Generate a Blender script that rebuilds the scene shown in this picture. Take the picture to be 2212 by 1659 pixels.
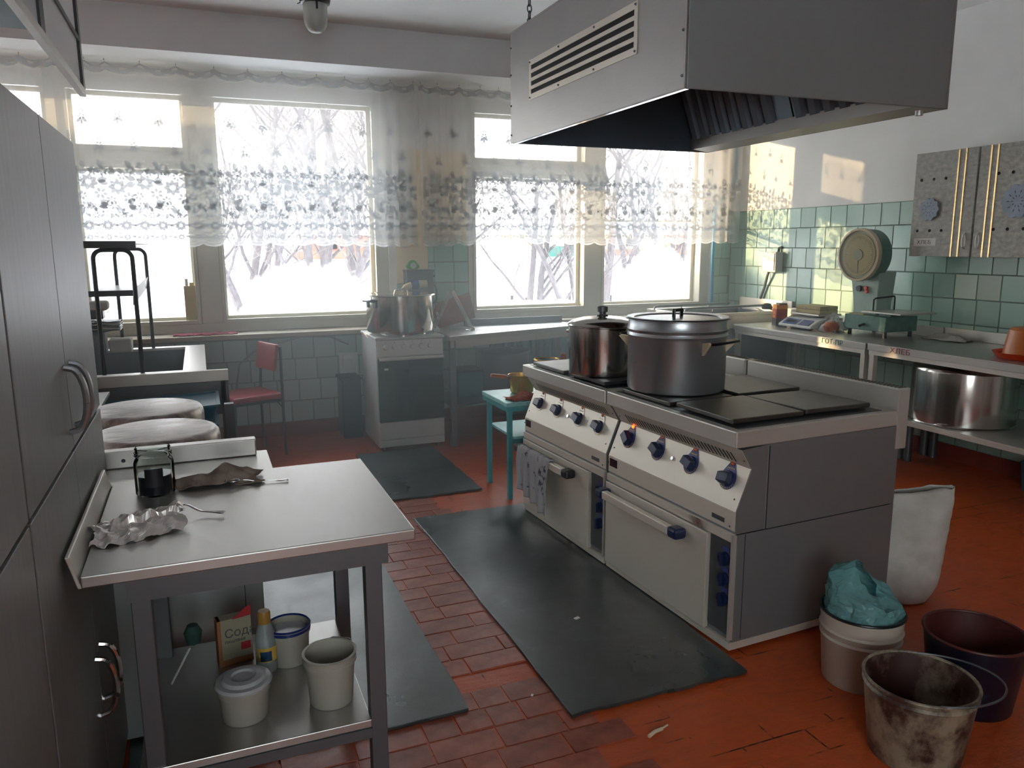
import bpy, math, random
from math import sin, cos, pi, radians as R_
from mathutils import Vector, Matrix

for o in list(bpy.data.objects): bpy.data.objects.remove(o)
SC = bpy.context.scene
COL = SC.collection
random.seed(7)

# ------------------------------------------------------------------ camera
def cam_axes(y, p, r):
    F = Vector((sin(y)*cos(p), cos(y)*cos(p), -sin(p)))
    Rt = Vector((cos(y), -sin(y), 0)); U = Rt.cross(F)
    return Rt*cos(r)+U*sin(r), U*cos(r)-Rt*sin(r), F
RX, RU, RF = cam_axes(R_(21.843), R_(10.274), R_(-0.286))
cd = bpy.data.cameras.new('camera'); cam = bpy.data.objects.new('camera', cd); COL.objects.link(cam)
M = Matrix.Identity(4)
for i in range(3):
    M[i][0], M[i][1], M[i][2] = RX[i], RU[i], -RF[i]
M[2][3] = 1.52
cam.matrix_world = M
cd.sensor_width = 36; cd.lens = 1666.8/2212*36; cd.clip_start = .05; cd.clip_end = 600
SC.camera = cam

# ------------------------------------------------------------------ world, sun, exposure
W = bpy.data.worlds.new('world'); SC.world = W; W.use_nodes = True
wn = W.node_tree.nodes; wl = W.node_tree.links; wn.clear()
wo = wn.new('ShaderNodeOutputWorld'); wb = wn.new('ShaderNodeBackground')
tc = wn.new('ShaderNodeTexCoord'); sx = wn.new('ShaderNodeSeparateXYZ'); rp = wn.new('ShaderNodeValToRGB')
wl.new(tc.outputs['Generated'], sx.inputs[0]); wl.new(sx.outputs['Z'], rp.inputs[0])
rp.color_ramp.elements[0].position = 0.0; rp.color_ramp.elements[0].color = (.955, .985, .96, 1)
rp.color_ramp.elements[1].position = .7; rp.color_ramp.elements[1].color = (.78, .90, .97, 1)
wl.new(rp.outputs[0], wb.inputs[0]); wb.inputs[1].default_value = 3.9
wl.new(wb.outputs[0], wo.inputs[0])
SUN_DIR = Vector((1.36, -1.0, -.255)).normalized()
sd = bpy.data.lights.new('sun', 'SUN'); sun = bpy.data.objects.new('sun', sd); COL.objects.link(sun)
sd.energy = 4.6; sd.color = (1, .74, .40); sd.angle = R_(.6)
sun.rotation_euler = SUN_DIR.to_track_quat('-Z', 'Y').to_euler(); sun.location = (-8, 16, 6)
SC.view_settings.view_transform = 'Standard'; SC.view_settings.look = 'None'
SC.view_settings.gamma = 1; SC.view_settings.exposure = 1.4; SC.view_settings.use_curve_mapping = False
SC.cycles.max_bounces = 9; SC.cycles.diffuse_bounces = 6; SC.cycles.glossy_bounces = 4
SC.cycles.transmission_bounces = 6; SC.cycles.transparent_max_bounces = 16
SC.cycles.caustics_reflective = False; SC.cycles.caustics_refractive = False
SC.cycles.sample_clamp_indirect = 6; SC.cycles.use_denoising = True
# daylight sampling portals in the window openings
for (x0, x1, yy, rz) in ((-1.75, 1.46, 6.9, 0), (2.15, 4.64, 6.9, 0), (-5.4, -2.5, 6.9, 0), (-1.6, .4, -2.85, pi)):
    pl = bpy.data.lights.new('window_portal', 'AREA'); po = bpy.data.objects.new('window_portal', pl); COL.objects.link(po)
    pl.shape = 'RECTANGLE'; pl.size = x1-x0; pl.size_y = 1.78; pl.cycles.is_portal = True
    po.location = ((x0+x1)/2, yy, 1.79); po.rotation_euler = (R_(-90), 0, rz)

# ------------------------------------------------------------------ materials
def hexc(h):
    h = h.lstrip('#'); v = [int(h[i:i+2], 16)/255 for i in (0, 2, 4)]
    return tuple([(c/12.92 if c <= .04045 else ((c+.055)/1.055)**2.4) for c in v])+(1,)
class NT:
    def __init__(s, name):
        s.m = bpy.data.materials.new(name); s.m.use_nodes = True; s.t = s.m.node_tree; s.t.nodes.clear()
        s.out = s.n('ShaderNodeOutputMaterial'); s.b = s.n('ShaderNodeBsdfPrincipled')
        s.l(s.b.outputs[0], s.out.inputs[0]); s._c = None
    def n(s, k, **kw):
        a = s.t.nodes.new(k)
        for q, v in kw.items(): setattr(a, q, v)
        return a
    def l(s, a, b): s.t.links.new(a, b)
    def coord(s, sc=(1, 1, 1), kind='Object'):
        t = s.n('ShaderNodeTexCoord'); mp = s.n('ShaderNodeMapping'); mp.inputs['Scale'].default_value = sc
        s.l(t.outputs[kind], mp.inputs[0]); return mp.outputs[0]
    def noise(s, scale, sc=(1, 1, 1), detail=4, rough=.55, kind='Object'):
        a = s.n('ShaderNodeTexNoise'); a.inputs['Scale'].default_value = scale; a.inputs['Detail'].default_value = detail
        a.inputs['Roughness'].default_value = rough; s.l(s.coord(sc, kind), a.inputs[0]); return a.outputs[0]
    def ramp(s, f, stops):
        r = s.n('ShaderNodeValToRGB'); e = r.color_ramp.elements
        while len(e) < len(stops): e.new(.5)
        for i, (p, c) in enumerate(stops): e[i].position = p; e[i].color = hexc(c) if isinstance(c, str) else c
        s.l(f, r.inputs[0]); return r.outputs[0]
    def bump(s, f, strength=.2, dist=.01):
        b = s.n('ShaderNodeBump'); b.inputs['Strength'].default_value = strength; b.inputs['Distance'].default_value = dist
        s.l(f, b.inputs['Height'])
        if s._c: s.l(s._c, b.inputs['Normal'])
        s._c = b.outputs[0]; s.l(b.outputs[0], s.b.inputs['Normal'])
    def set(s, **kw):
        for k, v in kw.items(): s.b.inputs[{'col': 'Base Color', 'rough': 'Roughness', 'metal': 'Metallic', 'spec': 'Specular IOR Level', 'alpha': 'Alpha', 'trans': 'Transmission Weight', 'coat': 'Coat Weight'}[k]].default_value = v
        return s
def g3(v): return (v, v, v, 1)
def paint(name, c, rough=.5, var=.12, scale=6, bump=.05, spec=.4, bs=60):
    t = NT(name); a = hexc(c); lo = tuple(x*(1-var*1.6) for x in a[:3])+(1,); hi = tuple(min(1, x*(1+var)) for x in a[:3])+(1,)
    t.l(t.ramp(t.noise(scale), [(.3, lo), (.7, hi)]), t.b.inputs['Base Color']); t.set(rough=rough, spec=spec)
    if bump: t.bump(t.noise(bs), bump, .004)
    return t.m
def steel(name, c='#b9b9b6', rough=.3, stretch=(2, 40, 40), var=.12, bump=.06, wear=.5, metal=1):
    t = NT(name); a = hexc(c); t.set(metal=metal)
    n1 = t.noise(1.5, (1, 1, 1), 5); n2 = t.noise(6, stretch, 3)
    t.l(t.ramp(n1, [(.3, tuple(x*(1-var) for x in a[:3])+(1,)), (.7, a)]), t.b.inputs['Base Color'])
    mx = t.n('ShaderNodeMath', operation='MULTIPLY_ADD'); t.l(n2, mx.inputs[0]); mx.inputs[1].default_value = .18*wear; mx.inputs[2].default_value = rough-.06*wear
    m2 = t.n('ShaderNodeMath', operation='MULTIPLY_ADD'); t.l(n1, m2.inputs[0]); m2.inputs[1].default_value = .25*wear; t.l(mx.outputs[0], m2.inputs[2])
    s3 = t.n('ShaderNodeMath', operation='SUBTRACT'); t.l(m2.outputs[0], s3.inputs[0]); s3.inputs[1].default_value = .09*wear
    t.l(s3.outputs[0], t.b.inputs['Roughness']); t.bump(n2, bump, .001); return t.m
def glassy(name, tint=(1, 1, 1, 1), frost=None, refl=.08):
    """thin pane: transparent + mirror reflection, with an optional frost layer"""
    t = NT(name); tr = t.n('ShaderNodeBsdfTransparent'); tr.inputs[0].default_value = tint
    gl = t.n('ShaderNodeBsdfGlossy'); gl.inputs['Roughness'].default_value = .03
    lw = t.n('ShaderNodeLayerWeight'); lw.inputs[0].default_value = .12; mx = t.n('ShaderNodeMixShader')
    t.l(lw.outputs['Fresnel'], mx.inputs[0]); t.l(tr.outputs[0], mx.inputs[1]); t.l(gl.outputs[0], mx.inputs[2]); last = mx.outputs[0]
    if frost:
        tl = t.n('ShaderNodeBsdfTranslucent'); tl.inputs[0].default_value = (.93, .96, 1, 1)
        df = t.n('ShaderNodeBsdfDiffuse'); df.inputs[0].default_value = (.9, .93, 1, 1)
        ad = t.n('ShaderNodeMixShader'); ad.inputs[0].default_value = .75; t.l(df.outputs[0], ad.inputs[1]); t.l(tl.outputs[0], ad.inputs[2])
        tc_ = t.n('ShaderNodeTexCoord'); sp = t.n('ShaderNodeSeparateXYZ'); t.l(tc_.outputs['Object'], sp.inputs[0])
        nz = t.noise(2.2, (1, 1, 1), 6, .6); fine = t.noise(30, (1, 1, .5), 4, .7)
        cx, cz, rx, rz, full, soft = frost
        def mth(op, a, b=None, c=None):
            q = t.n('ShaderNodeMath', operation=op)
            for i, v in enumerate((a, b, c)):
                if v is None: continue
                if isinstance(v, (int, float)): q.inputs[i].default_value = v
                else: t.l(v, q.inputs[i])
            return q.outputs[0]
        dx = mth('DIVIDE', mth('SUBTRACT', sp.outputs['X'], cx), rx); dz = mth('DIVIDE', mth('SUBTRACT', sp.outputs['Z'], cz), rz)
        d = mth('SQRT', mth('ADD', mth('MULTIPLY', dx, dx), mth('MULTIPLY', dz, dz)))
        v = mth('ADD', mth('SUBTRACT', 1.0, d), mth('MULTIPLY', mth('SUBTRACT', nz, .5), .7))
        v = mth('ADD', v, mth('MULTIPLY', mth('SUBTRACT', fine, .5), .25))
        f = mth('MULTIPLY', v, soft); cl = t.n('ShaderNodeClamp'); t.l(f, cl.inputs[0]); cl.inputs['Max'].default_value = full
        m2 = t.n('ShaderNodeMixShader'); t.l(cl.outputs[0], m2.inputs[0]); t.l(last, m2.inputs[1]); t.l(ad.outputs[0], m2.inputs[2]); last = m2.outputs[0]
    t.l(last, t.out.inputs[0]); return t.m
def cloth_m(name, c, c2=None, scale=30, trans=0, rough=.9, weave=250):
    t = NT(name); t.l(t.ramp(t.noise(scale), [(.4, c), (.6, c2 or c)]), t.b.inputs['Base Color']); t.set(rough=rough, spec=.1)
    t.bump(t.noise(weave), .3, .002); return t.m

MT = {}
MT['wall'] = paint('white_plaster', '#e7e7e3', .8, .05, 2, .15, .2, 25)
MT['ceiling'] = paint('ceiling_paint', '#e8eae9', .85, .04, 2, .08, .2, 30)
MT['beam'] = paint('beam_paint', '#e8eae9', .85, .04, 3, .1, .2, 30)
MT['grout'] = paint('dark_grout', '#75867f', .9, .1, 20)
def tile_m(name, c):
    t = NT(name); oi = t.n('ShaderNodeObjectInfo'); a = hexc(c)
    hs = t.n('ShaderNodeHueSaturation'); hs.inputs['Color'].default_value = a
    mr = t.n('ShaderNodeMapRange'); mr.inputs['To Min'].default_value = .82; mr.inputs['To Max'].default_value = 1.12
    t.l(oi.outputs['Random'], mr.inputs[0]); t.l(mr.outputs[0], hs.inputs['Value'])
    t.l(hs.outputs[0], t.b.inputs['Base Color']); t.set(rough=.22, spec=.5); t.bump(t.noise(9, kind='Generated'), .12, .004); return t.m
MT['tile'] = tile_m('green_glazed_tile', '#9cbcb0')
MT['tile_marble'] = tile_m('marbled_tile', '#b3c4b4')
MT['tile_low'] = tile_m('grey_green_tile', '#a9bdb8')
MT['skirt'] = paint('red_floor_paint_on_wall', '#7c3328', .5, .2, 5, .2)
def floor_m():
    t = NT('red_brown_floor_paint')
    n1 = t.noise(1.3, (1, 1, 1), 6, .6); n2 = t.noise(9, (1, 2.2, 1), 5, .65); n3 = t.noise(60, (1, 1, 1), 3)
    c1 = t.ramp(n1, [(.30, '#9a4526'), (.5, '#b85022'), (.72, '#964025')])
    c2 = t.ramp(n2, [(.35, '#7d3420'), (.5, '#b24e28'), (.66, '#a04f32')])
    mx = t.n('ShaderNodeMix', data_type='RGBA'); mx.inputs[0].default_value = .35; t.l(c1, mx.inputs[6]); t.l(c2, mx.inputs[7])
    br = t.n('ShaderNodeTexBrick'); br.inputs['Scale'].default_value = 1; br.inputs['Brick Width'].default_value = .24; br.inputs['Row Height'].default_value = .107
    br.inputs['Mortar Size'].default_value = .0035; br.inputs['Mortar Smooth'].default_value = .3
    t.l(t.coord(), br.inputs[0]); br.inputs['Color1'].default_value = g3(1); br.inputs['Color2'].default_value = g3(1); br.inputs['Mortar'].default_value = g3(0)
    msk = t.ramp(t.noise(1.7, (1, 2.5, 1), 5, .7), [(.54, g3(0)), (.60, g3(1))])
    iv = t.n('ShaderNodeMath', operation='MULTIPLY'); t.l(br.outputs['Fac'], iv.inputs[0]); t.l(msk, iv.inputs[1])
    m3 = t.n('ShaderNodeMix', data_type='RGBA'); t.l(iv.outputs[0], m3.inputs[0]); t.l(mx.outputs[2], m3.inputs[6]); m3.inputs[7].default_value = hexc('#2c1510')
    t.l(m3.outputs[2], t.b.inputs['Base Color'])
    t.l(t.ramp(n2, [(.3, g3(.30)), (.7, g3(.5))]), t.b.inputs['Roughness']); t.set(spec=.45)
    t.bump(n2, .35, .012); t.bump(n3, .12, .003); t.bump(iv.outputs[0], -.6, .004); return t.m
MT['floor'] = floor_m()
def brick_m():
    t = NT('red_painted_brick'); oi = t.n('ShaderNodeObjectInfo'); hs = t.n('ShaderNodeHueSaturation')
    c = t.ramp(t.noise(11, (1, 1, 1), 5, .6), [(.3, '#6f3426'), (.5, '#8a4634'), (.7, '#995542')]); t.l(c, hs.inputs['Color'])
    mr = t.n('ShaderNodeMapRange'); mr.inputs['To Min'].default_value = .85; mr.inputs['To Max'].default_value = 1.15
    t.l(oi.outputs['Random'], mr.inputs[0]); t.l(mr.outputs[0], hs.inputs['Value']); t.l(hs.outputs[0], t.b.inputs['Base Color'])
    t.set(rough=.38, spec=.5); t.bump(t.noise(14), .4, .006); t.bump(t.noise(70), .15, .002); return t.m
MT['brick'] = brick_m()
def mat_m():
    t = NT('dark_rubber_mat'); n = t.noise(5, (1, 1, 1), 6, .7)
    t.l(t.ramp(n, [(.35, '#232a2b'), (.6, '#333b3c'), (.75, '#465052')]), t.b.inputs['Base Color'])
    t.l(t.ramp(t.noise(1.6, (1, 1, 1), 5, .6), [(.35, g3(.27)), (.7, g3(.46))]), t.b.inputs['Roughness']); t.set(spec=.8)
    t.bump(t.noise(140), .2, .002); t.bump(n, .05, .004); return t.m
MT['mat'] = mat_m()
MT['frame'] = paint('cream_window_paint', '#c6c3b4', .45, .06, 3, .12, .4, 25)
MT['cream'] = paint('bright_cream', '#efdcb8', .6, .04, 3, .05)
MT['brushg'] = paint('dim_green_bristle', '#2b4a42', .8, .1, 30, .2)
MT['sill'] = paint('beige_sill_paint', '#a59a86', .5, .1, 4, .1)
MT['steel'] = steel('brushed_steel', '#cbc9c2', .38, metal=.6)
MT['stove_side'] = steel('dark_stove_side', '#84878a', .5, (2, 2, 30), .08, .03, metal=.6)
MT['steel_w'] = steel('worn_worktop_steel', '#bbbab7', .34, (8, 3, 8), .08, .02, .45, metal=.9)
MT['steel_d'] = steel('dark_steel', '#66696d', .45, metal=.8)
MT['steel_v'] = steel('upright_brushed_steel', '#d8d3c6', .45, (40, 40, 2), .06, .05, metal=.5)
MT['filter'] = steel('blue_grey_filter_sheet', '#75828c', .5, (2, 2, 20), .1, .03, metal=.35)
MT['inner'] = paint('bluish_hood_inside', '#55646f', .5, .08, 3, .05)
MT['hood'] = steel('hood_sheet', '#a9a8a6', .42, (2, 2, 30), .14, .03, .8)
MT['hood_side'] = steel('hood_dark_side', '#949998', .5, (2, 2, 30), .08, .03, metal=.6)
MT['pot'] = steel('polished_pot_steel', '#c2c1bd', .13, (2, 2, 60), .06, .02, .35)
MT['alu'] = steel('dull_aluminium', '#a9afb3', .27, (2, 2, 60), .08, .03, .6, metal=.85)
MT['chrome'] = steel('chrome', '#d0d0d0', .08, (1, 1, 1), .05, .0, .2)
MT['iron'] = paint('black_cast_iron', '#23262a', .5, .3, 8, .2, .5)
MT['plate'] = steel('grey_hotplate', '#6a6a68', .42, (2, 2, 2), .35, .1)
MT['navy'] = paint('navy_plastic', '#1b2547', .3, .05, 5, 0)
MT['navy2'] = paint('blue_label_plate', '#3a4479', .4, .05, 5, 0)
MT['black'] = paint('black_plastic', '#15171b', .35, .1, 5, 0)
MT['dark'] = paint('dark_void', '#101216', .8, .05, 5, 0)
MT['lamp_on'] = NT('lit_orange_lamp').set(col=hexc('#ff6a1e'), rough=.3).m
_b = MT['lamp_on'].node_tree.nodes['Principled BSDF']; _b.inputs['Emission Color'].default_value = hexc('#ff5a10'); _b.inputs['Emission Strength'].default_value = 1.6
MT['lamp_off'] = paint('amber_lens', '#b0522a', .15, .1, 5, 0)
MT['yellow'] = paint('yellow_print', '#c8a548', .5, .05, 5, 0)
MT['white'] = paint('white_plastic', '#c8cac8', .35, .04, 5, 0)
MT['enamel'] = paint('white_enamel', '#b9bbba', .3, .06, 4, .02)
MT['white_p'] = paint('white_paper', '#d9d9d4', .8, .04, 5, 0)
MT['grey_lam'] = None
def lam():
    t = NT('grey_laminate_board'); a = t.noise(4, (12, 12, 1), 4)
    t.l(t.ramp(a, [(.3, '#7c8181'), (.7, '#868b8a')]), t.b.inputs['Base Color']); t.set(rough=.42, spec=.5); t.bump(a, .05, .002); return t.m
MT['lam'] = lam()
def marb():
    t = NT('grey_marbled_laminate'); a = t.noise(16, (1, 1.6, 2.5), 5, .6)
    t.l(t.ramp(a, [(.3, '#86867f'), (.55, '#a3a399'), (.75, '#bbbab0')]), t.b.inputs['Base Color']); t.set(rough=.45); return t.m
MT['marb'] = marb()
MT['goldline'] = steel('brass_strip', '#e8c890', .25, (1, 1, 1), .05, 0)
MT['teal_d'] = paint('dark_teal_paint', '#1f5f6e', .45, .1, 5, .1)
MT['turq'] = paint('turquoise_paint', '#3f9aa2', .4, .15, 7, .15)
MT['turq_top'] = paint('worn_turquoise_top', '#8fd0cf', .35, .12, 12, .15)
MT['teal_pl'] = paint('teal_plastic', '#2f6a80', .35, .06, 4, 0)
MT['rad'] = paint('radiator_teal', '#2e6f7a', .45, .1, 5, .1)
MT['pipe'] = paint('blue_pipe_paint', '#1f87b4', .35, .06, 5, .03)
MT['red_v'] = paint('red_vinyl', '#a02f36', .38, .08, 8, .1)
MT['blacktube'] = paint('black_tube', '#23252a', .35, .1, 5, 0)
MT['scale_g'] = paint('green_hammered_paint', '#567f74', .4, .15, 25, .25)
MT['scale_lite'] = paint('pale_green_paint', '#9fb8ae', .45, .08, 12, .1)
MT['dial'] = paint('cream_dial', '#dcc48e', .5, .06, 5, 0)
MT['bezel'] = paint('cream_bezel', '#c5b79b', .4, .06, 5, 0)
MT['wood'] = paint('handle_wood', '#a8572a', .45, .15, 12, .1)
MT['board'] = paint('brown_board', '#8d5f4e', .55, .15, 9, .1)
MT['orange'] = paint('orange_brown_plastic', '#b0652c', .35, .06, 4, 0)
MT['red_pl'] = paint('red_plastic', '#d0401f', .3, .05, 4, 0)
MT['brass'] = steel('yellow_pan_metal', '#c9a555', .3, (1, 1, 1), .2, 0)
MT['green'] = paint('lime_plastic', '#4fae2c', .35, .05, 4, 0)
MT['blue_pl'] = paint('blue_plastic', '#23508e', .35, .05, 4, 0)
MT['navy_rim'] = paint('navy_rim_plastic', '#1c2a66', .3, .05, 4, 0)
MT['tin_red'] = paint('red_tin_print', '#a53018', .35, .3, 14, 0)
MT['tin_dark'] = paint('dark_tin_print', '#2b1c1c', .35, .2, 14, 0)
MT['tin_y'] = paint('orange_print', '#e39a2b', .4, .1, 14, 0)
MT['book'] = paint('aged_paper', '#b6aa80', .8, .12, 40, 0)
MT['rag_brown'] = cloth_m('brown_rag', '#6b5f57', '#857a70', 20)
MT['rag_red'] = cloth_m('rust_cloth', '#7a3325', '#a0553f', 60)
MT['pink'] = cloth_m('red_woven_cloth', '#8c3a52', '#b06070', 90)
MT['sack'] = cloth_m('white_woven_sack', '#b3b1aa', '#c4c3bd', 8, weave=120)
MT['snow'] = paint('snow', '#eef2fa', .9, .03, 1, .3, .2, 1)
MT['bark'] = paint('bark', '#676164', .9, .25, 12, .3)
MT['twig'] = paint('twig_bark', '#76706f', .9, .2, 12, 0)
MT['hred'] = paint('far_red_wall', '#a06455', .9, .1, 1, 0)
MT['hcream'] = paint('far_cream_wall', '#d8c29a', .9, .1, 1, 0)
MT['hgreen'] = paint('far_green_fence', '#356a60', .9, .1, 1, 0)
MT['fencew'] = paint('weathered_wood', '#4a4541', .9, .1, 5, 0)
MT['paper_y'] = paint('yellowed_paper', '#b9a97c', .8, .08, 8, 0)
MT['soda'] = paint('soda_box_print', '#8f8a74', .7, .08, 8, 0)
MT['orange_pr'] = paint('rust_orange_print', '#91603f', .7, .1, 8, 0)
MT['tubw'] = paint('translucent_white_tub', '#949187', .35, .04, 4, 0)
MT['lidw'] = paint('milky_lid', '#9fa1a3', .22, .03, 4, 0)
MT['brine'] = paint('white_brine', '#b9bdc6', .2, .15, 10, .1)
MT['bprint'] = paint('bottle_label', '#23466b', .5, .1, 8, 0)
def rusty(name, base, rust, lo, hi, sc=5, rough=.5):
    t = NT(name); n = t.noise(sc, (1, 1, .8), 7, .7)
    t.l(t.ramp(n, [(lo, base), (hi, rust)]), t.b.inputs['Base Color']); t.set(rough=rough); t.bump(n, .15, .004); return t.m
MT['bucket_dirty'] = rusty('dirty_cream_bucket', '#8f8672', '#3b2620', .42, .58, 7)
MT['bucket_in'] = rusty('bucket_inside_grime', '#7d6f5e', '#351915', .36, .52, 5)
MT['pail'] = rusty('chipped_white_enamel', '#b0a99c', '#2a1c18', .70, .74, 8, .35)
MT['bblue'] = rusty('scuffed_blue_enamel', '#0c1020', '#1d4850', .56, .72, 9, .35)
MT['brim'] = paint('red_bucket_rim', '#4c2320', .45, .2, 9, .1)
def ruststain():
    t = NT('rust_stain'); t.b.inputs['Base Color'].default_value = hexc('#6a3620'); t.set(rough=.8)
    tr = t.n('ShaderNodeBsdfTransparent'); mx = t.n('ShaderNodeMixShader')
    c = t.n('ShaderNodeTexCoord'); sp = t.n('ShaderNodeSeparateXYZ'); t.l(c.outputs['Generated'], sp.inputs[0])
    a = t.n('ShaderNodeMath', operation='SUBTRACT'); t.l(sp.outputs['Y'], a.inputs[0]); a.inputs[1].default_value = .5
    b = t.n('ShaderNodeMath', operation='ABSOLUTE'); t.l(a.outputs[0], b.inputs[0])
    d = t.n('ShaderNodeMath', operation='MULTIPLY_ADD'); t.l(b.outputs[0], d.inputs[0]); d.inputs[1].default_value = -2; d.inputs[2].default_value = .9
    e = t.n('ShaderNodeMath', operation='MULTIPLY'); t.l(d.outputs[0], e.inputs[0]); t.l(t.noise(30), e.inputs[1]); e.use_clamp = True
    f = t.n('ShaderNodeMath', operation='MULTIPLY'); t.l(e.outputs[0], f.inputs[0]); f.inputs[1].default_value = 1.5; f.use_clamp = True
    t.l(f.outputs[0], mx.inputs[0]); t.l(tr.outputs[0], mx.inputs[1]); t.l(t.b.outputs[0], mx.inputs[2]); t.l(mx.outputs[0], t.out.inputs[0]); return t.m
MT['ruststain'] = ruststain()
MT['bag'] = None
def plastic_bag(name, c, mixv):
    t = NT(name); tr = t.n('ShaderNodeBsdfTransparent'); tr.inputs[0].default_value = c
    mx = t.n('ShaderNodeMixShader'); mx.inputs[0].default_value = mixv; t.b.inputs['Base Color'].default_value = c; t.set(rough=.25)
    t.bump(t.noise(25, (1, 1, 1), 5), .5, .01)
    t.l(tr.outputs[0], mx.inputs[1]); t.l(t.b.outputs[0], mx.inputs[2]); t.l(mx.outputs[0], t.out.inputs[0]); return t.m
MT['bag'] = plastic_bag('aqua_plastic_bag', hexc('#86c0c2'), .5)
MT['bag_w'] = plastic_bag('clear_plastic_bag', hexc('#d8dad8'), .6)
MT['foil'] = steel('crumpled_foil', '#e2dedb', .32, (1, 1, 1), .08, 0, metal=.6)
MT['glass'] = glassy('jar_glass', (.95, .965, .955, 1))
MT['dial_glass'] = glassy('dial_glass', (.92, .95, .95, 1))
MT['jar_label'] = paint('jar_label', '#15171f', .4, .05, 5, 0)
MT['jar_fill'] = paint('jar_dark_contents', '#1d2029', .25, .05, 5, 0)
MT['bottle'] = plastic_bag('clear_bottle_plastic', hexc('#c4cbcb'), .35)
MT['gold_cap'] = paint('ochre_cap', '#9a7434', .4, .05, 5, 0)
MT['milk_glass'] = plastic_bag('frosted_lamp_glass', hexc('#d5dad2'), .7)
MT['oven_glass'] = NT('dark_oven_glass').set(col=hexc('#10181b'), rough=.06, spec=.6).m
MT['towel'] = rusty('grey_patterned_towel', '#a3a4a8', '#343947', .56, .60, 21, .9)
MT['display'] = paint('dark_display', '#241a2c', .15, .05, 5, 0)
MT['panel_l'] = None
MT['ink'] = paint('grey_ink', '#4f4f4c', .8, .05, 5, 0)
MT['ink_red'] = paint('red_marker', '#8d2a45', .6, .05, 5, 0)
MT['ink_green'] = paint('green_marker', '#2c8068', .6, .05, 5, 0)
MT['snowflake'] = paint('blue_grey_foil_paper', '#8d9bab', .4, .08, 12, .1)
MT['wire_w'] = paint('grey_cable', '#8a8d8d', .5, .05, 5, 0)
def lace(name, dens, c=(.86, .87, .88, 1)):
    t = NT(name); tr = t.n('ShaderNodeBsdfTransparent'); tl = t.n('ShaderNodeBsdfTranslucent'); df = t.n('ShaderNodeBsdfDiffuse')
    tl.inputs[0].default_value = c; df.inputs[0].default_value = c
    a = t.n('ShaderNodeMixShader'); a.inputs[0].default_value = .4; t.l(df.outputs[0], a.inputs[1]); t.l(tl.outputs[0], a.inputs[2])
    m = t.n('ShaderNodeMixShader'); m.inputs[0].default_value = dens; t.l(tr.outputs[0], m.inputs[1]); t.l(a.outputs[0], m.inputs[2]); t.l(m.outputs[0], t.out.inputs[0]); return t.m
MT['panel_l'] = lace('pale_glass_front', .8, (.85, .88, .89, 1))
MT['net'] = lace('sheer_net', .32, (.95, .95, .94, 1))
MT['lace'] = lace('lace_threads', .84, (.38, .39, .41, 1))
MT['lace_top'] = lace('heading_lace', .8, (.5, .51, .52, 1))
MT['lace_edge'] = lace('lace_edge', .6, (.8, .81, .82, 1))

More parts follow.
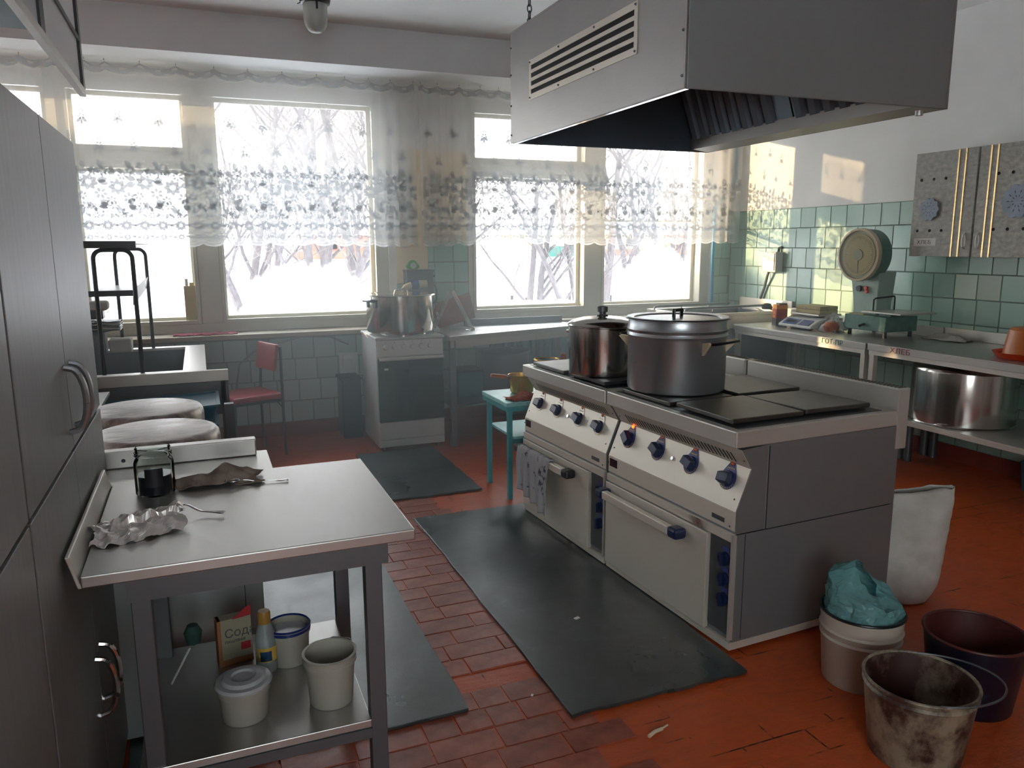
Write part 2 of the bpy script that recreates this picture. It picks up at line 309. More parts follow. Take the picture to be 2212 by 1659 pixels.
# ------------------------------------------------------------------ mesh helpers
class MB:
    def __init__(s): s.v = []; s.f = []
    def add(s, vs, fs):
        o = len(s.v); s.v += [tuple(p) for p in vs]; s.f += [tuple(i+o for i in f) for f in fs]; return s
    def box(s, x0, y0, z0, x1, y1, z1):
        if x0 > x1: x0, x1 = x1, x0
        if y0 > y1: y0, y1 = y1, y0
        if z0 > z1: z0, z1 = z1, z0
        vs = [(x0, y0, z0), (x1, y0, z0), (x1, y1, z0), (x0, y1, z0), (x0, y0, z1), (x1, y0, z1), (x1, y1, z1), (x0, y1, z1)]
        return s.add(vs, [(0, 3, 2, 1), (4, 5, 6, 7), (0, 1, 5, 4), (1, 2, 6, 5), (2, 3, 7, 6), (3, 0, 4, 7)])
    def hexa(s, p):   # 8 corners, bottom 4 ccw then top 4
        return s.add(p, [(0, 3, 2, 1), (4, 5, 6, 7), (0, 1, 5, 4), (1, 2, 6, 5), (2, 3, 7, 6), (3, 0, 4, 7)])
    def prism(s, pts, axis, a, b):
        n = len(pts)
        def mk(p, q):
            return {'x': (q, p[0], p[1]), 'y': (p[0], q, p[1]), 'z': (p[0], p[1], q)}[axis]
        vs = [mk(p, a) for p in pts]+[mk(p, b) for p in pts]
        fs = [tuple(range(n))[::-1], tuple(range(n, 2*n))]+[(i, (i+1) % n, n+(i+1) % n, n+i) for i in range(n)]
        return s.add(vs, fs)
    def lathe(s, prof, n=40, cx=0, cy=0, cz=0, capb=False, capt=False):
        o = len(s.v); m = len(prof)
        for r, z in prof:
            for k in range(n):
                a = 2*pi*k/n; s.v.append((cx+r*cos(a), cy+r*sin(a), cz+z))
        for j in range(m-1):
            for k in range(n):
                a, b = o+j*n+k, o+j*n+(k+1) % n; s.f.append((a, b, b+n, a+n))
        if capb: s.f.append(tuple(o+k for k in range(n))[::-1])
        if capt: s.f.append(tuple(o+(m-1)*n+k for k in range(n)))
        return s
    def tube(s, pts, r, n=8, closed=False, r2=None):
        P = [Vector(p) for p in pts]; o = len(s.v); m = len(P); up = None
        for i in range(m):
            if closed: t = P[(i+1) % m]-P[i-1]
            else: t = P[min(i+1, m-1)]-P[max(i-1, 0)]
            t = t.normalized() if t.length > 1e-9 else Vector((0, 0, 1))
            if up is None: up = Vector((0, 0, 1)) if abs(t.z) < .9 else Vector((1, 0, 0))
            a = t.cross(up)
            if a.length < 1e-6: a = t.cross(Vector((0, 1, 0)))
            a.normalize(); b = t.cross(a).normalized(); up = -b if False else a.cross(t)
            rr = r if r2 is None else r+(r2-r)*i/(m-1)
            for k in range(n):
                w = 2*pi*k/n; s.v.append(tuple(P[i]+a*cos(w)*rr+b*sin(w)*rr))
        for i in range(m if closed else m-1):
            j = (i+1) % m
            for k in range(n):
                s.f.append((o+i*n+k, o+i*n+(k+1) % n, o+j*n+(k+1) % n, o+j*n+k))
        if not closed:
            s.f.append(tuple(o+k for k in range(n))[::-1]); s.f.append(tuple(o+(m-1)*n+k for k in range(n)))
        return s
    def cyl(s, p0, p1, r, n=20): return s.tube([p0, p1], r, n)
    def grid(s, fn, nu, nv):
        o = len(s.v)
        for j in range(nv+1):
            for i in range(nu+1): s.v.append(tuple(fn(i/nu, j/nv)))
        for j in range(nv):
            for i in range(nu):
                a = o+j*(nu+1)+i; s.f.append((a, a+1, a+nu+2, a+nu+1))
        return s
    def xf(s, m):
        s.v = [tuple(m @ Vector(p)) for p in s.v]; return s
    def mesh(s, name, mat, smooth=False, ang=35):
        me = bpy.data.meshes.new(name); me.from_pydata(s.v, [], s.f); me.validate()
        me.materials.append(mat if not isinstance(mat, str) else MT[mat])
        if smooth:
            me.polygons.foreach_set('use_smooth', [True]*len(me.polygons)); me.set_sharp_from_angle(angle=R_(ang))
        me.update(); return me
    def build(s, name, mat, parent=None, smooth=False, bevel=0, solid=0, seg=2, rec=False):
        o = bpy.data.objects.new(name, s.mesh(name, mat, smooth)); COL.objects.link(o)
        if parent is not None: o.parent = parent
        if rec:
            import bmesh
            bm = bmesh.new(); bm.from_mesh(o.data); bmesh.ops.recalc_face_normals(bm, faces=bm.faces); bm.to_mesh(o.data); bm.free()
        if solid:
            m = o.modifiers.new('thick', 'SOLIDIFY'); m.thickness = solid; m.offset = -1
        if bevel:
            m = o.modifiers.new('bevel', 'BEVEL'); m.width = bevel; m.segments = seg; m.limit_method = 'ANGLE'; m.angle_limit = R_(40)
        return o
def thing(name, label, cat, loc=(0, 0, 0), rz=0, group=None):
    o = bpy.data.objects.new(name, None); COL.objects.link(o); o.empty_display_size = .05
    o.location = loc; o.rotation_euler = (0, 0, rz); tag(o, label, cat, group); return o
def tag(o, label, cat, group=None):
    o['label'] = label; o['category'] = cat
    if group: o['group'] = group
    return o
def struct(o): o['kind'] = 'structure'; return o
def sblock(name, mat, *boxes, bevel=0):
    m = MB()
    for b in boxes: m.box(*b)
    return struct(m.build(name, mat, bevel=bevel))
def copy_obj(src, parent, loc, scale=(1, 1, 1)):
    c = src.copy(); COL.objects.link(c); c.parent = parent; c.location = loc; c.scale = scale; return c
def text(name, s, size, mat, parent, loc, rot, extrude=.0004, align='LEFT', sx=1):
    cu = bpy.data.curves.new(name, 'FONT'); cu.body = s; cu.size = size; cu.extrude = extrude; cu.align_x = align
    tmp = bpy.data.objects.new(name, cu); COL.objects.link(tmp); bpy.context.view_layer.update()
    me = bpy.data.meshes.new_from_object(tmp.evaluated_get(bpy.context.evaluated_depsgraph_get()))
    bpy.data.objects.remove(tmp); me.materials.clear(); me.materials.append(MT[mat])
    o = bpy.data.objects.new(name, me); COL.objects.link(o); o.parent = parent; o.location = loc; o.rotation_euler = rot; o.scale = (sx, 1, 1); return o
def arc(c, r, a0, a1, n, fn):
    return [fn(c[0]+r*cos(a0+(a1-a0)*k/n), c[1]+r*sin(a0+(a1-a0)*k/n)) for k in range(n+1)]
def crumple(mb, amp, seed, sc=9):
    from mathutils import noise as N
    mb.v = [tuple(Vector(p)+N.noise_vector(Vector(p)*sc+Vector((seed, seed*2, 0)))*amp) for p in mb.v]; return mb
HAZE = .14
XW, YW, ZC = 4.87, 6.35, 3.05   # right wall, window wall, ceiling
XL, YB = -5.6, -2.4

# ------------------------------------------------------------------ shell
fl = sblock('floor', 'floor', (XL-.2, YB-.2, -.2, XW+.2, YW+.4, 0))
bm_ = [MB().box(-w/2, -.0525, -.004, w/2, .0525, .004) for w in (.212, .104)]
bme = []
for i, b in enumerate(bm_):
    b.v = [(x*(.985 if z > 0 else 1), y*(.96 if z > 0 else 1), z) for x, y, z in b.v]
    bme.append(b.mesh('brick', 'brick'))
rr = random.Random(3); nb = 0
def lay(x0, x1, y0, y1):
    global nb
    r = 0; y = y0
    while y < y1:
        x = x0-rr.uniform(0, .12)
        while x < x1:
            k = 0 if rr.random() < .72 else 1; w = (.212, .104)[k]
            o = bpy.data.objects.new('brick', bme[k]); COL.objects.link(o); o.parent = fl
            o.location = (x+w/2, y+.0525, rr.uniform(-.0012, .0022)); o.rotation_euler = (rr.uniform(-.008, .008), rr.uniform(-.006, .006), rr.uniform(-.006, .006))
            x += w+.006; nb += 1
        y += .1075
lay(.62, 1.16, 2.42, 4.4); lay(-.35, 1.0, 1.45, 2.3)
sblock('ceiling', 'ceiling', (XL-.2, YB-.2, ZC, XW+.2, YW+.4, ZC+.2))
sblock('trim_1', 'beam', (XL, 5.82, 2.78, XW, YW+.4, ZC))
wr = sblock('wall_right', 'wall', (XW, YB-.2, 0, XW+.2, YW+.4, ZC))
sblock('wall_left', 'wall', (XL-.2, YB-.2, 0, XL, YW+.4, ZC))
sblock('wall_rear', 'wall', (XL, YB-.2, 0, XW, YB, .9), (XL, YB-.2, 2.65, XW, YB, ZC), (XL, YB-.2, .9, -1.7, YB, 2.65), (.5, YB-.2, .9, XW, YB, 2.65))
wf = sblock('wall_front', 'wall', (XL, YW, 0, XW, YW+.4, .86), (XL, YW, 2.70, XW, YW+.4, ZC), (1.46, YW, .86, 2.15, YW+.4, 2.70),
       (4.64, YW, .86, XW, YW+.4, 2.70), (-2.45, YW, .86, -1.78, YW+.4, 2.70), (XL, YW, .86, -5.4, YW+.4, 2.70))
sblock('window_sill', 'sill', (-2.2, 6.12, .825, 1.46, 6.37, .86), (2.15, 6.16, .825, 4.86, 6.37, .86), bevel=.006)
sblock('baseboard_front', 'skirt', (XL, YW-.014, 0, XW, YW, .11)); sblock('baseboard_right', 'skirt', (XW-.014, 1.2, 0, XW, YW-.014, .105))
# glazed tiles, each its own piece
tme = MB().box(-.0835, -.0015, -.0835, .0835, .006, .0835)
tb = {}
for k in ('tile', 'tile_marble', 'tile_low'):
    q = MB(); q.v = list(tme.v); q.f = list(tme.f); q.v = [(x*(.965 if y < .0 else 1), y, z*(.965 if y < .0 else 1)) for x, y, z in q.v]; tb[k] = q.mesh('tile', k)
P = .1712
def tiles(parent, kind, axis, fixed, u0, u1, z0, rows, mat='tile', skip=None, pitch=P):
    for r in range(rows):
        z = z0+(r+.5)*P; off = rr.uniform(0, P); u = u0+off-P
        while u < u1:
            a, b = max(u, u0), min(u+P, u1); u += P
            if b-a < .03: continue
            c = (a+b)/2
            if skip and skip(c, z): continue
            mk = mat
            if axis == 'x' and abs(z-1.22) < .09 and 3.45 < c < 3.8: mk = 'tile_marble'
            o = bpy.data.objects.new('tile', tb[mk]); COL.objects.link(o); o.parent = parent
            o.scale = ((b-a)/P, 1, 1)
            if axis == 'x': o.location = (fixed, c, z); o.rotation_euler = (0, rr.uniform(-.004, .004), R_(-90)+rr.uniform(-.003, .003))
            else: o.location = (c, fixed, z); o.rotation_euler = (rr.uniform(-.004, .004), 0, 0)
tiles(wr, 'r', 'x', XW-.006, 2.1, YW-.01, .105, 10)
MB().box(XW-.0055, 2.1, .105, XW, YW, .105+10*P).build('grout', 'grout', wr)
tiles(wf, 'f', 'y', YW-.006, -.75, 4.6, .11, 4, 'tile_low', skip=lambda x, z: 2.5 < x < 3.1 and z < .5)
MB().box(-.75, YW-.0055, .11, 4.85, YW, .815).build('grout', 'grout', wf)
tiles(wf, 'f', 'y', YW-.006, 1.79, 2.145, .86, 4, 'tile'); tiles(wf, 'f', 'y', YW-.006, 1.52, 1.79, .86, 2, 'tile')
tiles(wf, 'f', 'y', YW-.006, 4.66, 4.86, .86, 4, 'tile')
MB().box(1.79, YW-.0055, .86, 2.148, YW, .86+4*P).box(1.52, YW-.0055, .86, 1.79, YW, .86+2*P).box(4.66, YW-.0055, .86, 4.865, YW, .86+4*P).build('grout', 'grout', wf)

# ------------------------------------------------------------------ windows
def window(n, x0, x1, cells, posts, rails):
    m = MB(); y0, y1 = 6.375, 6.47
    m.box(x0, y0, .862, x1, y1, .93); m.box(x0, y0, 2.63, x1, y1, 2.70)
    for a, b in posts: m.box(a, y0, .93, b, y1, 2.63)
    w = struct(m.build('window_%d' % n, 'frame', bevel=.004))
    for (a, b, z0, z1, fr) in cells:
        s = MB(); t = .028
        yy0, yy1 = 6.368, 6.41   # inner sash
        for bx in ((a, yy0, z0, a+t, yy1, z1), (b-t, yy0, z0, b, yy1, z1), (a+t, yy0, z0, b-t, yy1, z0+t), (a+t, yy0, z1-t, b-t, yy1, z1)): s.box(*bx)
        s.build('sash', 'frame', w, bevel=.003)
        q = MB(); yy0, yy1 = 6.50, 6.54; t = .045
        for bx in ((a-.01, 6.41, z0-.01, a+.012, 6.56, z1+.01), (b-.012, 6.41, z0-.01, b+.01, 6.56, z1+.01), (a+.012, 6.41, z0-.01, b-.012, 6.56, z0+.012), (a+.012, 6.41, z1-.012, b-.012, 6.56, z1+.01)): q.box(*bx)
        q.build('reveal_board', 'frame', w)
        q = MB()
        for bx in ((a+.012, yy0, z0+.012, a+t, yy1, z1-.012), (b-t, yy0, z0+.012, b-.012, yy1, z1-.012), (a+t, yy0, z0+.012, b-t, yy1, z0+t), (a+t, yy0, z1-t, b-t, yy1, z1-.012)): q.box(*bx)
        q.build('outer_sash', 'frame', w, bevel=.003)
        MB().box(a+t, 6.519, z0+t, b-t, 6.522, z1-t).build('pane', fr, w)
    for a, b, z0, z1 in rails: MB().box(a, y0, z0, b, y1, z1).build('transom_rail', 'frame', w, bevel=.004)
    return w
FR_full = glassy('fully_frosted_pane', frost=(-.4, 1.3, 6, 3, .93, 3)); FR_full3 = glassy('frosted_added_pane', frost=(-4, 1.6, 9, 6, .96, 4)); FR_top = glassy('half_frosted_transom', frost=(-.3, 2.2, 1.5, .28, .85, 4))
FR_big = glassy('frost_patch_pane', frost=(.85, .92, .60, .48, .92, 2.2)); FR_clear = glassy('frost_rim_pane', frost=(2.7, .90, 1.2, .12, .6, 2))
FR_4 = glassy('frost_corner_pane', frost=(4.15, .92, .50, .55, .88, 2.2)); FR_3t = glassy('thin_frost_transom', frost=(2.9, 2.3, .9, .5, .45, 1))
w1 = window(1, -1.78, 1.46, [(-.80, -.005, .93, 2.10, FR_full), (-.80, -.005, 2.20, 2.63, FR_top), (.15, 1.385, .93, 2.63, FR_big),
       (-1.72, -.90, .93, 2.10, FR_full), (-1.72, -.90, 2.20, 2.63, FR_top)],
       [(-1.78, -1.72), (-.90, -.80), (-.005, .15), (1.385, 1.46)], [(-.80, -.005, 2.10, 2.20), (-1.72, -.90, 2.10, 2.20)])
w2 = window(2, 2.15, 4.64, [(2.20, 3.295, .93, 2.11, FR_clear), (2.20, 3.295, 2.21, 2.63, FR_3t), (3.45, 4.56, .93, 2.63, FR_4)],
       [(2.15, 2.20), (3.295, 3.45), (4.56, 4.64)], [(2.20, 3.295, 2.11, 2.21)])
w3 = window(3, -5.4, -2.45, [(-5.34, -4.0, .93, 2.63, FR_full3), (-3.9, -2.51, .93, 2.63, FR_full3)], [(-5.4, -5.34), (-4.0, -3.9), (-2.51, -2.45)], [])  # unseen left window, added to bring more light onto the range fronts
w4 = MB()
for bx in ((-1.7, -2.55, .9, .5, -2.45, .97), (-1.7, -2.55, 2.58, .5, -2.45, 2.65), (-1.7, -2.55, .97, -1.63, -2.45, 2.58), (.43, -2.55, .97, .5, -2.45, 2.58), (-.64, -2.55, .97, -.56, -2.45, 2.58)): w4.box(*bx)
w4 = struct(w4.build('window_4', 'frame'))  # unseen rear window, added as fill light from behind the camera
for a, b in ((-1.63, -.64), (-.56, .43)): MB().box(a, -2.505, .97, b, -2.50, 2.58).build('pane', FR_clear, w4)
MB().box(3.50, 6.505, 1.72, 4.51, 6.53, 1.74).build('glazing_bar', 'frame', w2)

# ------------------------------------------------------------------ outside: snow, trees, fences, houses
sblock('ground', 'snow', (-120, 6.9, -1.6, 160, 260, -1.5), (-120, -160, -1.6, 160, -2.9, -1.5))
def tree(x, y, h, seed, r0, lean=0, label='', forks=3):
    rg = random.Random(seed); t = thing('tree', label, 'tree', (x, y, -1.5), group='bare trees behind the windows')
    tr = MB(); tw = MB()
    def grow(p, d, L, r, lv):
        n = 4; pts = [p]; q = p.copy(); dd = d.copy()
        for i in range(n):
            dd = (dd+Vector((rg.uniform(-.22, .22), rg.uniform(-.22, .22), rg.uniform(-.02, .12)))*(.5+.3*lv)).normalized(); q = q+dd*L/n; pts.append(q.copy())
        (tr if lv < 2 else tw).tube(pts, r, 7 if lv == 0 else (5 if lv == 1 else 3), r2=r*.45)
        if lv >= 4: return
        k = (6, 5, 5, 4)[lv]
        for i in range(k):
            f = rg.uniform(.25 if lv else .18, 1); j = min(n-1, int(f*n)); b = pts[j].lerp(pts[j+1], f*n-j)
            ang = rg.uniform(0, 2*pi); el = rg.uniform(.2, .9)
            nd = (dd*.7+Vector((cos(ang), sin(ang), el*.5))*.85).normalized()
            grow(b, nd, L*rg.uniform(.42, .62), max(.004, r*(1-.5*f)*.5), lv+1)
    for k in range(forks):
        a = rg.uniform(0, 2*pi); d0 = Vector((lean+.35*cos(a)*(k > 0), .2*sin(a)*(k > 0), 1)).normalized()
        grow(Vector((.15*cos(a), .15*sin(a), -.05)), d0, h*rg.uniform(.8, 1), r0*rg.uniform(.7, 1), 0)
    tr.build('trunk', 'bark', t, True); tw.build('twigs', 'twig', t); return t
tree(2.3, 17, 6.5, 11, .13, .05, 'bare tree seen through left part of wide frosted pane')
tree(3.9, 19, 7, 12, .16, -.03, 'bare tree seen behind middle of the wide left pane')
tree(5.2, 20, 6.5, 13, .12, .1, 'bare tree behind right edge of the wide left pane', 2)
tree(.6, 18, 6.5, 14, .12, .05, 'bare tree mostly behind the frosted left casement')
tree(8.7, 20, 5.5, 15, .13, .12, 'bare tree with leaning trunk behind the hood side window', 2)
tree(10.3, 20, 5.5, 16, .12, -.1, 'slanting bare tree in middle of the clear low pane', 2)
tree(11.6, 21, 6, 17, .17, .12, 'bare tree with thick trunk at right of clear pane', 1)
tree(13.4, 22, 6, 18, .15, 0, 'bare tree at the left of the rightmost pane', 2)
tree(15.8, 24, 6, 19, .14, 0, 'bare tree behind frost of the rightmost pane')
tree(6.3, 27, 8, 20, .16, 0, 'tall bare tree farther off behind the window pier')
tree(1.6, 26, 8, 22, .16, 0, 'tall bare tree standing farthest left across the snow')
tree(4.6, 31, 8.5, 23, .16, 0, 'tall distant bare tree behind the wide left pane')
ev = thing('added_shade_tree', 'unseen narrow evergreen added to shade the wall cabinets', 'tree', (-8.97, 13.6, -1.5))  # out of view, added to keep the sun off the wall cabinets
MB().tube([(0, 0, 0), (0, 0, 5.8)], .09, 8, r2=.06).build('trunk', 'bark', ev)
crumple(MB().lathe([(.02, 4.5), (.36, 4.9), (.44, 6.5), (.40, 8), (.28, 9.5), (.1, 10.6), (.01, 11)], 24), .08, 3, 4).build('foliage', 'teal_d', ev, True)
def house(x, y, w, h, mat, label, roof=True):
    t = thing('house', label, 'house', (x, y, .25)); MB().box(-w/2, 0, 0, w/2, 6, h).build('wall', mat, t)
    MB().prism([(-w/2-.5, h), (w/2+.5, h), (w/2-1, h+1.5), (-w/2+1, h+1.5)], 'y', -.6, 6.6).build('roof', 'snow', t)
    q = MB()
    for k in range(int(w//4)): q.box(-w/2+1.5+k*4, -.08, h*.4, -w/2+2.8+k*4, .02, h*.75)
    q.build('window', 'dark', t)
house(17, 78, 14, 2.2, 'hred', 'low red house with snowy roof across the snow field')
house(42, 80, 18, 2.4, 'hcream', 'cream house with snowy roof beyond the clear pane')
house(66, 84, 16, 2.4, 'hred', 'red-brown house far behind the rightmost pane')
sblock('snow_bank', 'snow', (-90, 70, -1.5, 160, 240, .25))
f_ = thing('far_fence', 'green and red board fence far across the snow', 'fence', (30, 72, .25))
MB().box(2.5, 0, 0, 7, .1, 1.05).build('board_panel', 'hgreen', f_); MB().box(7.2, 0, 0, 30, .1, .7).box(-22, 0, 0, -8, .1, .7).build('board_panel', 'hred', f_)
f2 = thing('picket_fence', 'dark low fence crossing the snow below clear pane', 'fence', (12, 27, -1.5))
for k in range(26): MB().box(-6+k*.6, 0, 0, -5.9+k*.6, .08, .95+.2*sin(k*1.7)).build('post', 'fencew', f2)
MB().box(-6.2, .08, .7, 9.2, .12, .78).build('rail', 'fencew', f2)

# ------------------------------------------------------------------ lace curtains
def curtain(x0, x1, hooks, seed, label, gather, hem=1.535, ph=0):
    rg = random.Random(seed); top = 2.765; t = thing('lace_curtain', label, 'curtain', (0, 6.2, 0))
    def sag(x):
        for a, b in zip(hooks[:-1], hooks[1:]):
            if a <= x <= b:
                u = (x-a)/(b-a); return -.030*(4*u*(1-u))**.8
        return -.02
    def yoff(x, z):
        g = 0
        for (c, w, a) in gather: g += a*math.exp(-((x-c)/w)**2)*sin((x-c)*2*pi/.11)
        return .006*sin(x*9+ph)+g*(.4+.6*(top-z)/1.2)+.004*sin(x*23+z*3)
    SCW = .158
    def hz(x): u = ((x-x0) % SCW)/SCW; return hem-.026*abs(sin(pi*u))**.7+.008*sin(x*3)
    def S(x, z, e=0): return (x, yoff(x, z)-e, z)
    m = MB(); nu = int((x1-x0)/.018)
    m.grid(lambda u, v: S(x0+(x1-x0)*u, (top-.05+sag(x0+(x1-x0)*u))*(1-v)+hz(x0+(x1-x0)*u)*v), nu, 26)
    m.build('net_cloth', 'net', t, True)
    # heading band with eyelets
    hb = MB(); n = int((x1-x0)/.012)
    for i in range(n):
        xa, xb = x0+(x1-x0)*i/n, x0+(x1-x0)*(i+1)/n; ua = ((xa-x0) % .11)/.11
        za, zb = top+sag(xa), top+sag(xb); low = .035+.012*sin(pi*ua)
        if .32 < ua < .68:
            for (p, q) in ((0, -.009), (-.026, -low)): hb.add([S(xa, za+p, .001), S(xb, zb+p, .001), S(xb, zb+q, .001), S(xa, za+q, .001)], [(0, 1, 2, 3)])
        else: hb.add([S(xa, za, .001), S(xb, zb, .001), S(xb, zb-low, .001), S(xa, za-low, .001)], [(0, 1, 2, 3)])
    hb.build('heading_band', 'lace_top', t)
    hm = MB(); n = int((x1-x0)/.008)
    for i in range(n):
        xa, xb = x0+(x1-x0)*i/n, x0+(x1-x0)*(i+1)/n
        hm.add([S(xa, hz(xa), .001), S(xb, hz(xb), .001), S(xb, hz(xb)+.013, .001), S(xa, hz(xa)+.013, .001)], [(0, 1, 2, 3)])
        hm.add([S(xa, hz(xa)+.027, .001), S(xb, hz(xb)+.027, .001), S(xb, hz(xb)+.032, .001), S(xa, hz(xa)+.032, .001)], [(0, 1, 2, 3)])
    hm.build('scalloped_hem', 'lace_edge', t)
    pt = MB()
    def leaf(cx, cz, L, wd, a, nn=5):
        top_, bot = [], []
        for i in range(nn+1):
            u = i/nn; h = wd*sin(pi*u)**.8*.5
            px, pz = u*L, h; top_.append((cx+px*cos(a)-pz*sin(a), cz+px*sin(a)+pz*cos(a)))
            bot.append((cx+px*cos(a)+pz*sin(a), cz+px*sin(a)-pz*cos(a)))
        poly = top_+bot[1:-1][::-1]
        if min(p[0] for p in poly) < x0 or max(p[0] for p in poly) > x1: return
        pt.add([S(p[0], p[1], .0015) for p in poly], [tuple(range(len(poly)))])
    def flower(cx, cz, r, n, a0=0):
        for k in range(n): leaf(cx+r*.22*cos(a0+2*pi*k/n), cz+r*.16*sin(a0+2*pi*k/n), r*.78, r*.52, a0+2*pi*k/n)
    def stem(cx, cz, s, d=1):
        for k in range(7): leaf(cx+d*(.012*k)*s, cz-.012*k*s+rg.uniform(-.002, .002), .02*s, .010*s, rg.uniform(-1, 1)+(pi if k % 2 else 0))
    x = x0+.05; k = 0
    while x < x1:
        # upper sprigs
        for (dz, dx) in ((2.40, 0), (2.20, .09)):
            zz = dz+rg.uniform(-.02, .02); xx = x+dx+(0 if k % 2 else .02)
            flower(xx, zz, .026, 5, rg.random()); flower(xx+.004, zz+.035, .016, 5); leaf(xx, zz-.01, .045, .022, -2.4); leaf(xx, zz-.01, .045, .022, -.7); leaf(xx, zz-.02, .035, .016, -1.57)
            stem(xx-.02, zz+.03, .5, -1)
        x += .24; k += 1
    x = x0+.02; k = 0
    while x < x1:
        z0_ = 1.93+.03*(k % 2)
        flower(x, z0_, .062, 8, rg.random()); flower(x+.07, z0_-.075, .045, 6, rg.random()); flower(x-.045, z0_-.09, .036, 6, rg.random()); flower(x+.035, z0_+.075, .036, 6, rg.random())
        leaf(x+.05, z0_+.01, .07, .045, .2); leaf(x-.055, z0_+.02, .07, .04, 2.9); leaf(x+.06, z0_-.12, .07, .05, -.6); leaf(x-.07, z0_-.11, .065, .045, 3.7); leaf(x, z0_-.13, .06, .04, -1.5)
        leaf(x-.02, z0_+.09, .06, .03, 1.9); leaf(x+.02, z0_-.16, .05, .025, -1.2); leaf(x-.04, z0_-.18, .045, .022, -2)
        stem(x+.02, z0_-.15, 1, 1); stem(x-.03, z0_+.13, .9, -1); stem(x+.09, z0_+.1, .8, 1); stem(x-.08, z0_-.15, .9, 1)
        flower(x+.03, 1.735, .026, 6); leaf(x, 1.72, .045, .02, 2.5); leaf(x+.05, 1.72, .045, .02, .6); leaf(x+.03, 1.76, .03, .014, 1.57)
        flower(x+.09, 2.04, .04, 7, rg.random()); leaf(x+.09, 2.05, .07, .04, 1.9); leaf(x+.12, 2.02, .06, .038, .3); leaf(x+.05, 2.03, .055, .035, 2.8); flower(x-.03, 1.80, .034, 6); leaf(x+.06, 1.80, .05, .035, -.4)
        x += .178; k += 1
    x = x0+.02
    while x < x1:   # border band
        flower(x+.04, 1.665, .042, 9); leaf(x-.012, 1.66, .04, .02, 2.7); leaf(x+.09, 1.66, .04, .02, .4)
        for s_ in (-1, 1):
            for q in range(5): leaf(x+.04+s_*(.02+.008*q), 1.625-.004*q*(4-q), .013, .006, s_*(.6-.3*q)+(0 if s_ > 0 else pi))
        flower(x+.04, 1.583, .026, 7); leaf(x-.02, 1.58, .035, .018, .1); leaf(x+.10, 1.585, .035, .018, 3.0)
        for q in range(9): leaf(x+.012*q-.03, 1.605+.004*(q % 2), .007, .006, 1.57); leaf(x+.012*q-.03, 1.700+.010*(q % 3), .006, .006, 1.57)
        x += .118
    lo = pt.build('flower_lace', 'lace', t); lo['kind'] = 'stuff'
    hk = MB()
    for h in hooks:
        hk.tube([(h, 0, top+.002), (h, 0, top+.022), (h+.004, 0, top+.028)], .0022, 5)
    hk.build('hooks', 'blacktube', t); return t
hk1 = [-1.2, -1.0, -.82, -.62, -.5, -.28, -.05, .2, .43, .67, .92, 1.13, 1.31, 1.48, 1.66]
hk2 = [1.72, 1.86, 2.04, 2.22, 2.38, 2.55, 2.75, 2.95, 3.15, 3.38, 3.6, 3.82, 4.05, 4.27, 4.5, 4.72, 4.84]
curtain(-1.22, 1.67, hk1, 5, 'white floral lace curtain over the left window', [(-.85, .18, .028), (1.5, .12, .02)])
curtain(1.70, 4.85, hk2, 6, 'white floral lace curtain over the right window by the hood', [(1.85, .22, .032), (4.7, .12, .015)], ph=2)
MB().box(1.655, YW-.005, 1.55, 2.15, YW, 2.28).box(1.52, YW-.005, .86+2*P, 1.79, YW, 1.55).build('cream_patch', 'cream', wf)  # bright cream sheets laid over part of the pier wall
cw = tag(MB().tube([(-2.5, 6.2, 2.80), (0, 6.2, 2.79), (1.7, 6.2, 2.792), (3.2, 6.2, 2.79), (4.86, 6.2, 2.795)], .0022, 5).build('curtain_wire', 'blacktube'), 'thin dark wire the lace curtains hang from', 'wire')
cw.location.z = -.006

# ------------------------------------------------------------------ ceiling lamp
L = thing('ceiling_lamp', 'jelly-jar ceiling lamp with dark cap above the left window', 'lamp', (.738, 4.9, 0))
MB().lathe([(.0, 3.05), (.05, 3.049), (.05, 3.0), (.075, 2.985), (.085, 2.95), (.089, 2.925), (.085, 2.905), (.07, 2.90)], 32).build('lamp_cap', 'blacktube', L, True, rec=True)
MB().lathe([(.069, 2.92), (.069, 2.82), (.064, 2.79), (.052, 2.765), (.034, 2.75), (.012, 2.744), (0.0005, 2.743)], 32).build('glass_jar', 'milk_glass', L, True)
MB().box(-.006, -.074, 2.86, .006, -.068, 2.91).build('clip', 'blacktube', L)
MB().tube([(-.08, 0, 2.905), (-.1, 0, 2.895)], .003, 6).build('thumb_screw', 'blacktube', L)

# ------------------------------------------------------------------ extraction hood
H = thing('extraction_hood', 'large steel extraction hood hanging over the ranges', 'hood', (0, 0, 0))
hx0, hx1, hy0, hy1, hz0, hz1 = 1.555, 2.785, 2.315, 3.88, 2.035, 2.567
MB().box(hx0, hy0, hz0, hx0+.012, hy1, hz1).build('left_panel', 'hood', H, bevel=.002)
MB().box(hx0+.0125, hy0, hz0, hx1-.0125, hy0+.012, hz1).build('near_panel', 'hood_side', H, bevel=.002)
MB().box(hx1-.012, hy0, hz0, hx1, hy1, hz1).build('right_panel', 'hood', H, bevel=.002)
MB().box(hx0+.0125, hy1-.012, hz0, hx1-.0125, hy1, hz1).build('far_panel', 'inner', H, bevel=.002)
MB().box(hx0, hy0, hz1, hx1, hy1, hz1+.01).build('roof_panel', 'hood', H)
MB().box(hx0+.013, hy0+.013, hz0-.001, hx0+.03, hy1-.013, hz0+.02).build('lower_flange', 'chrome', H)
m = MB(); g = [(2.655, 2.105), (2.655, 2.045), (2.772, 2.035), (2.772, 2.06), (2.69, 2.07), (2.70, 2.105)]
m.prism(g, 'y', hy0+.013, hy1-.013).build('grease_gutter', 'steel', H)
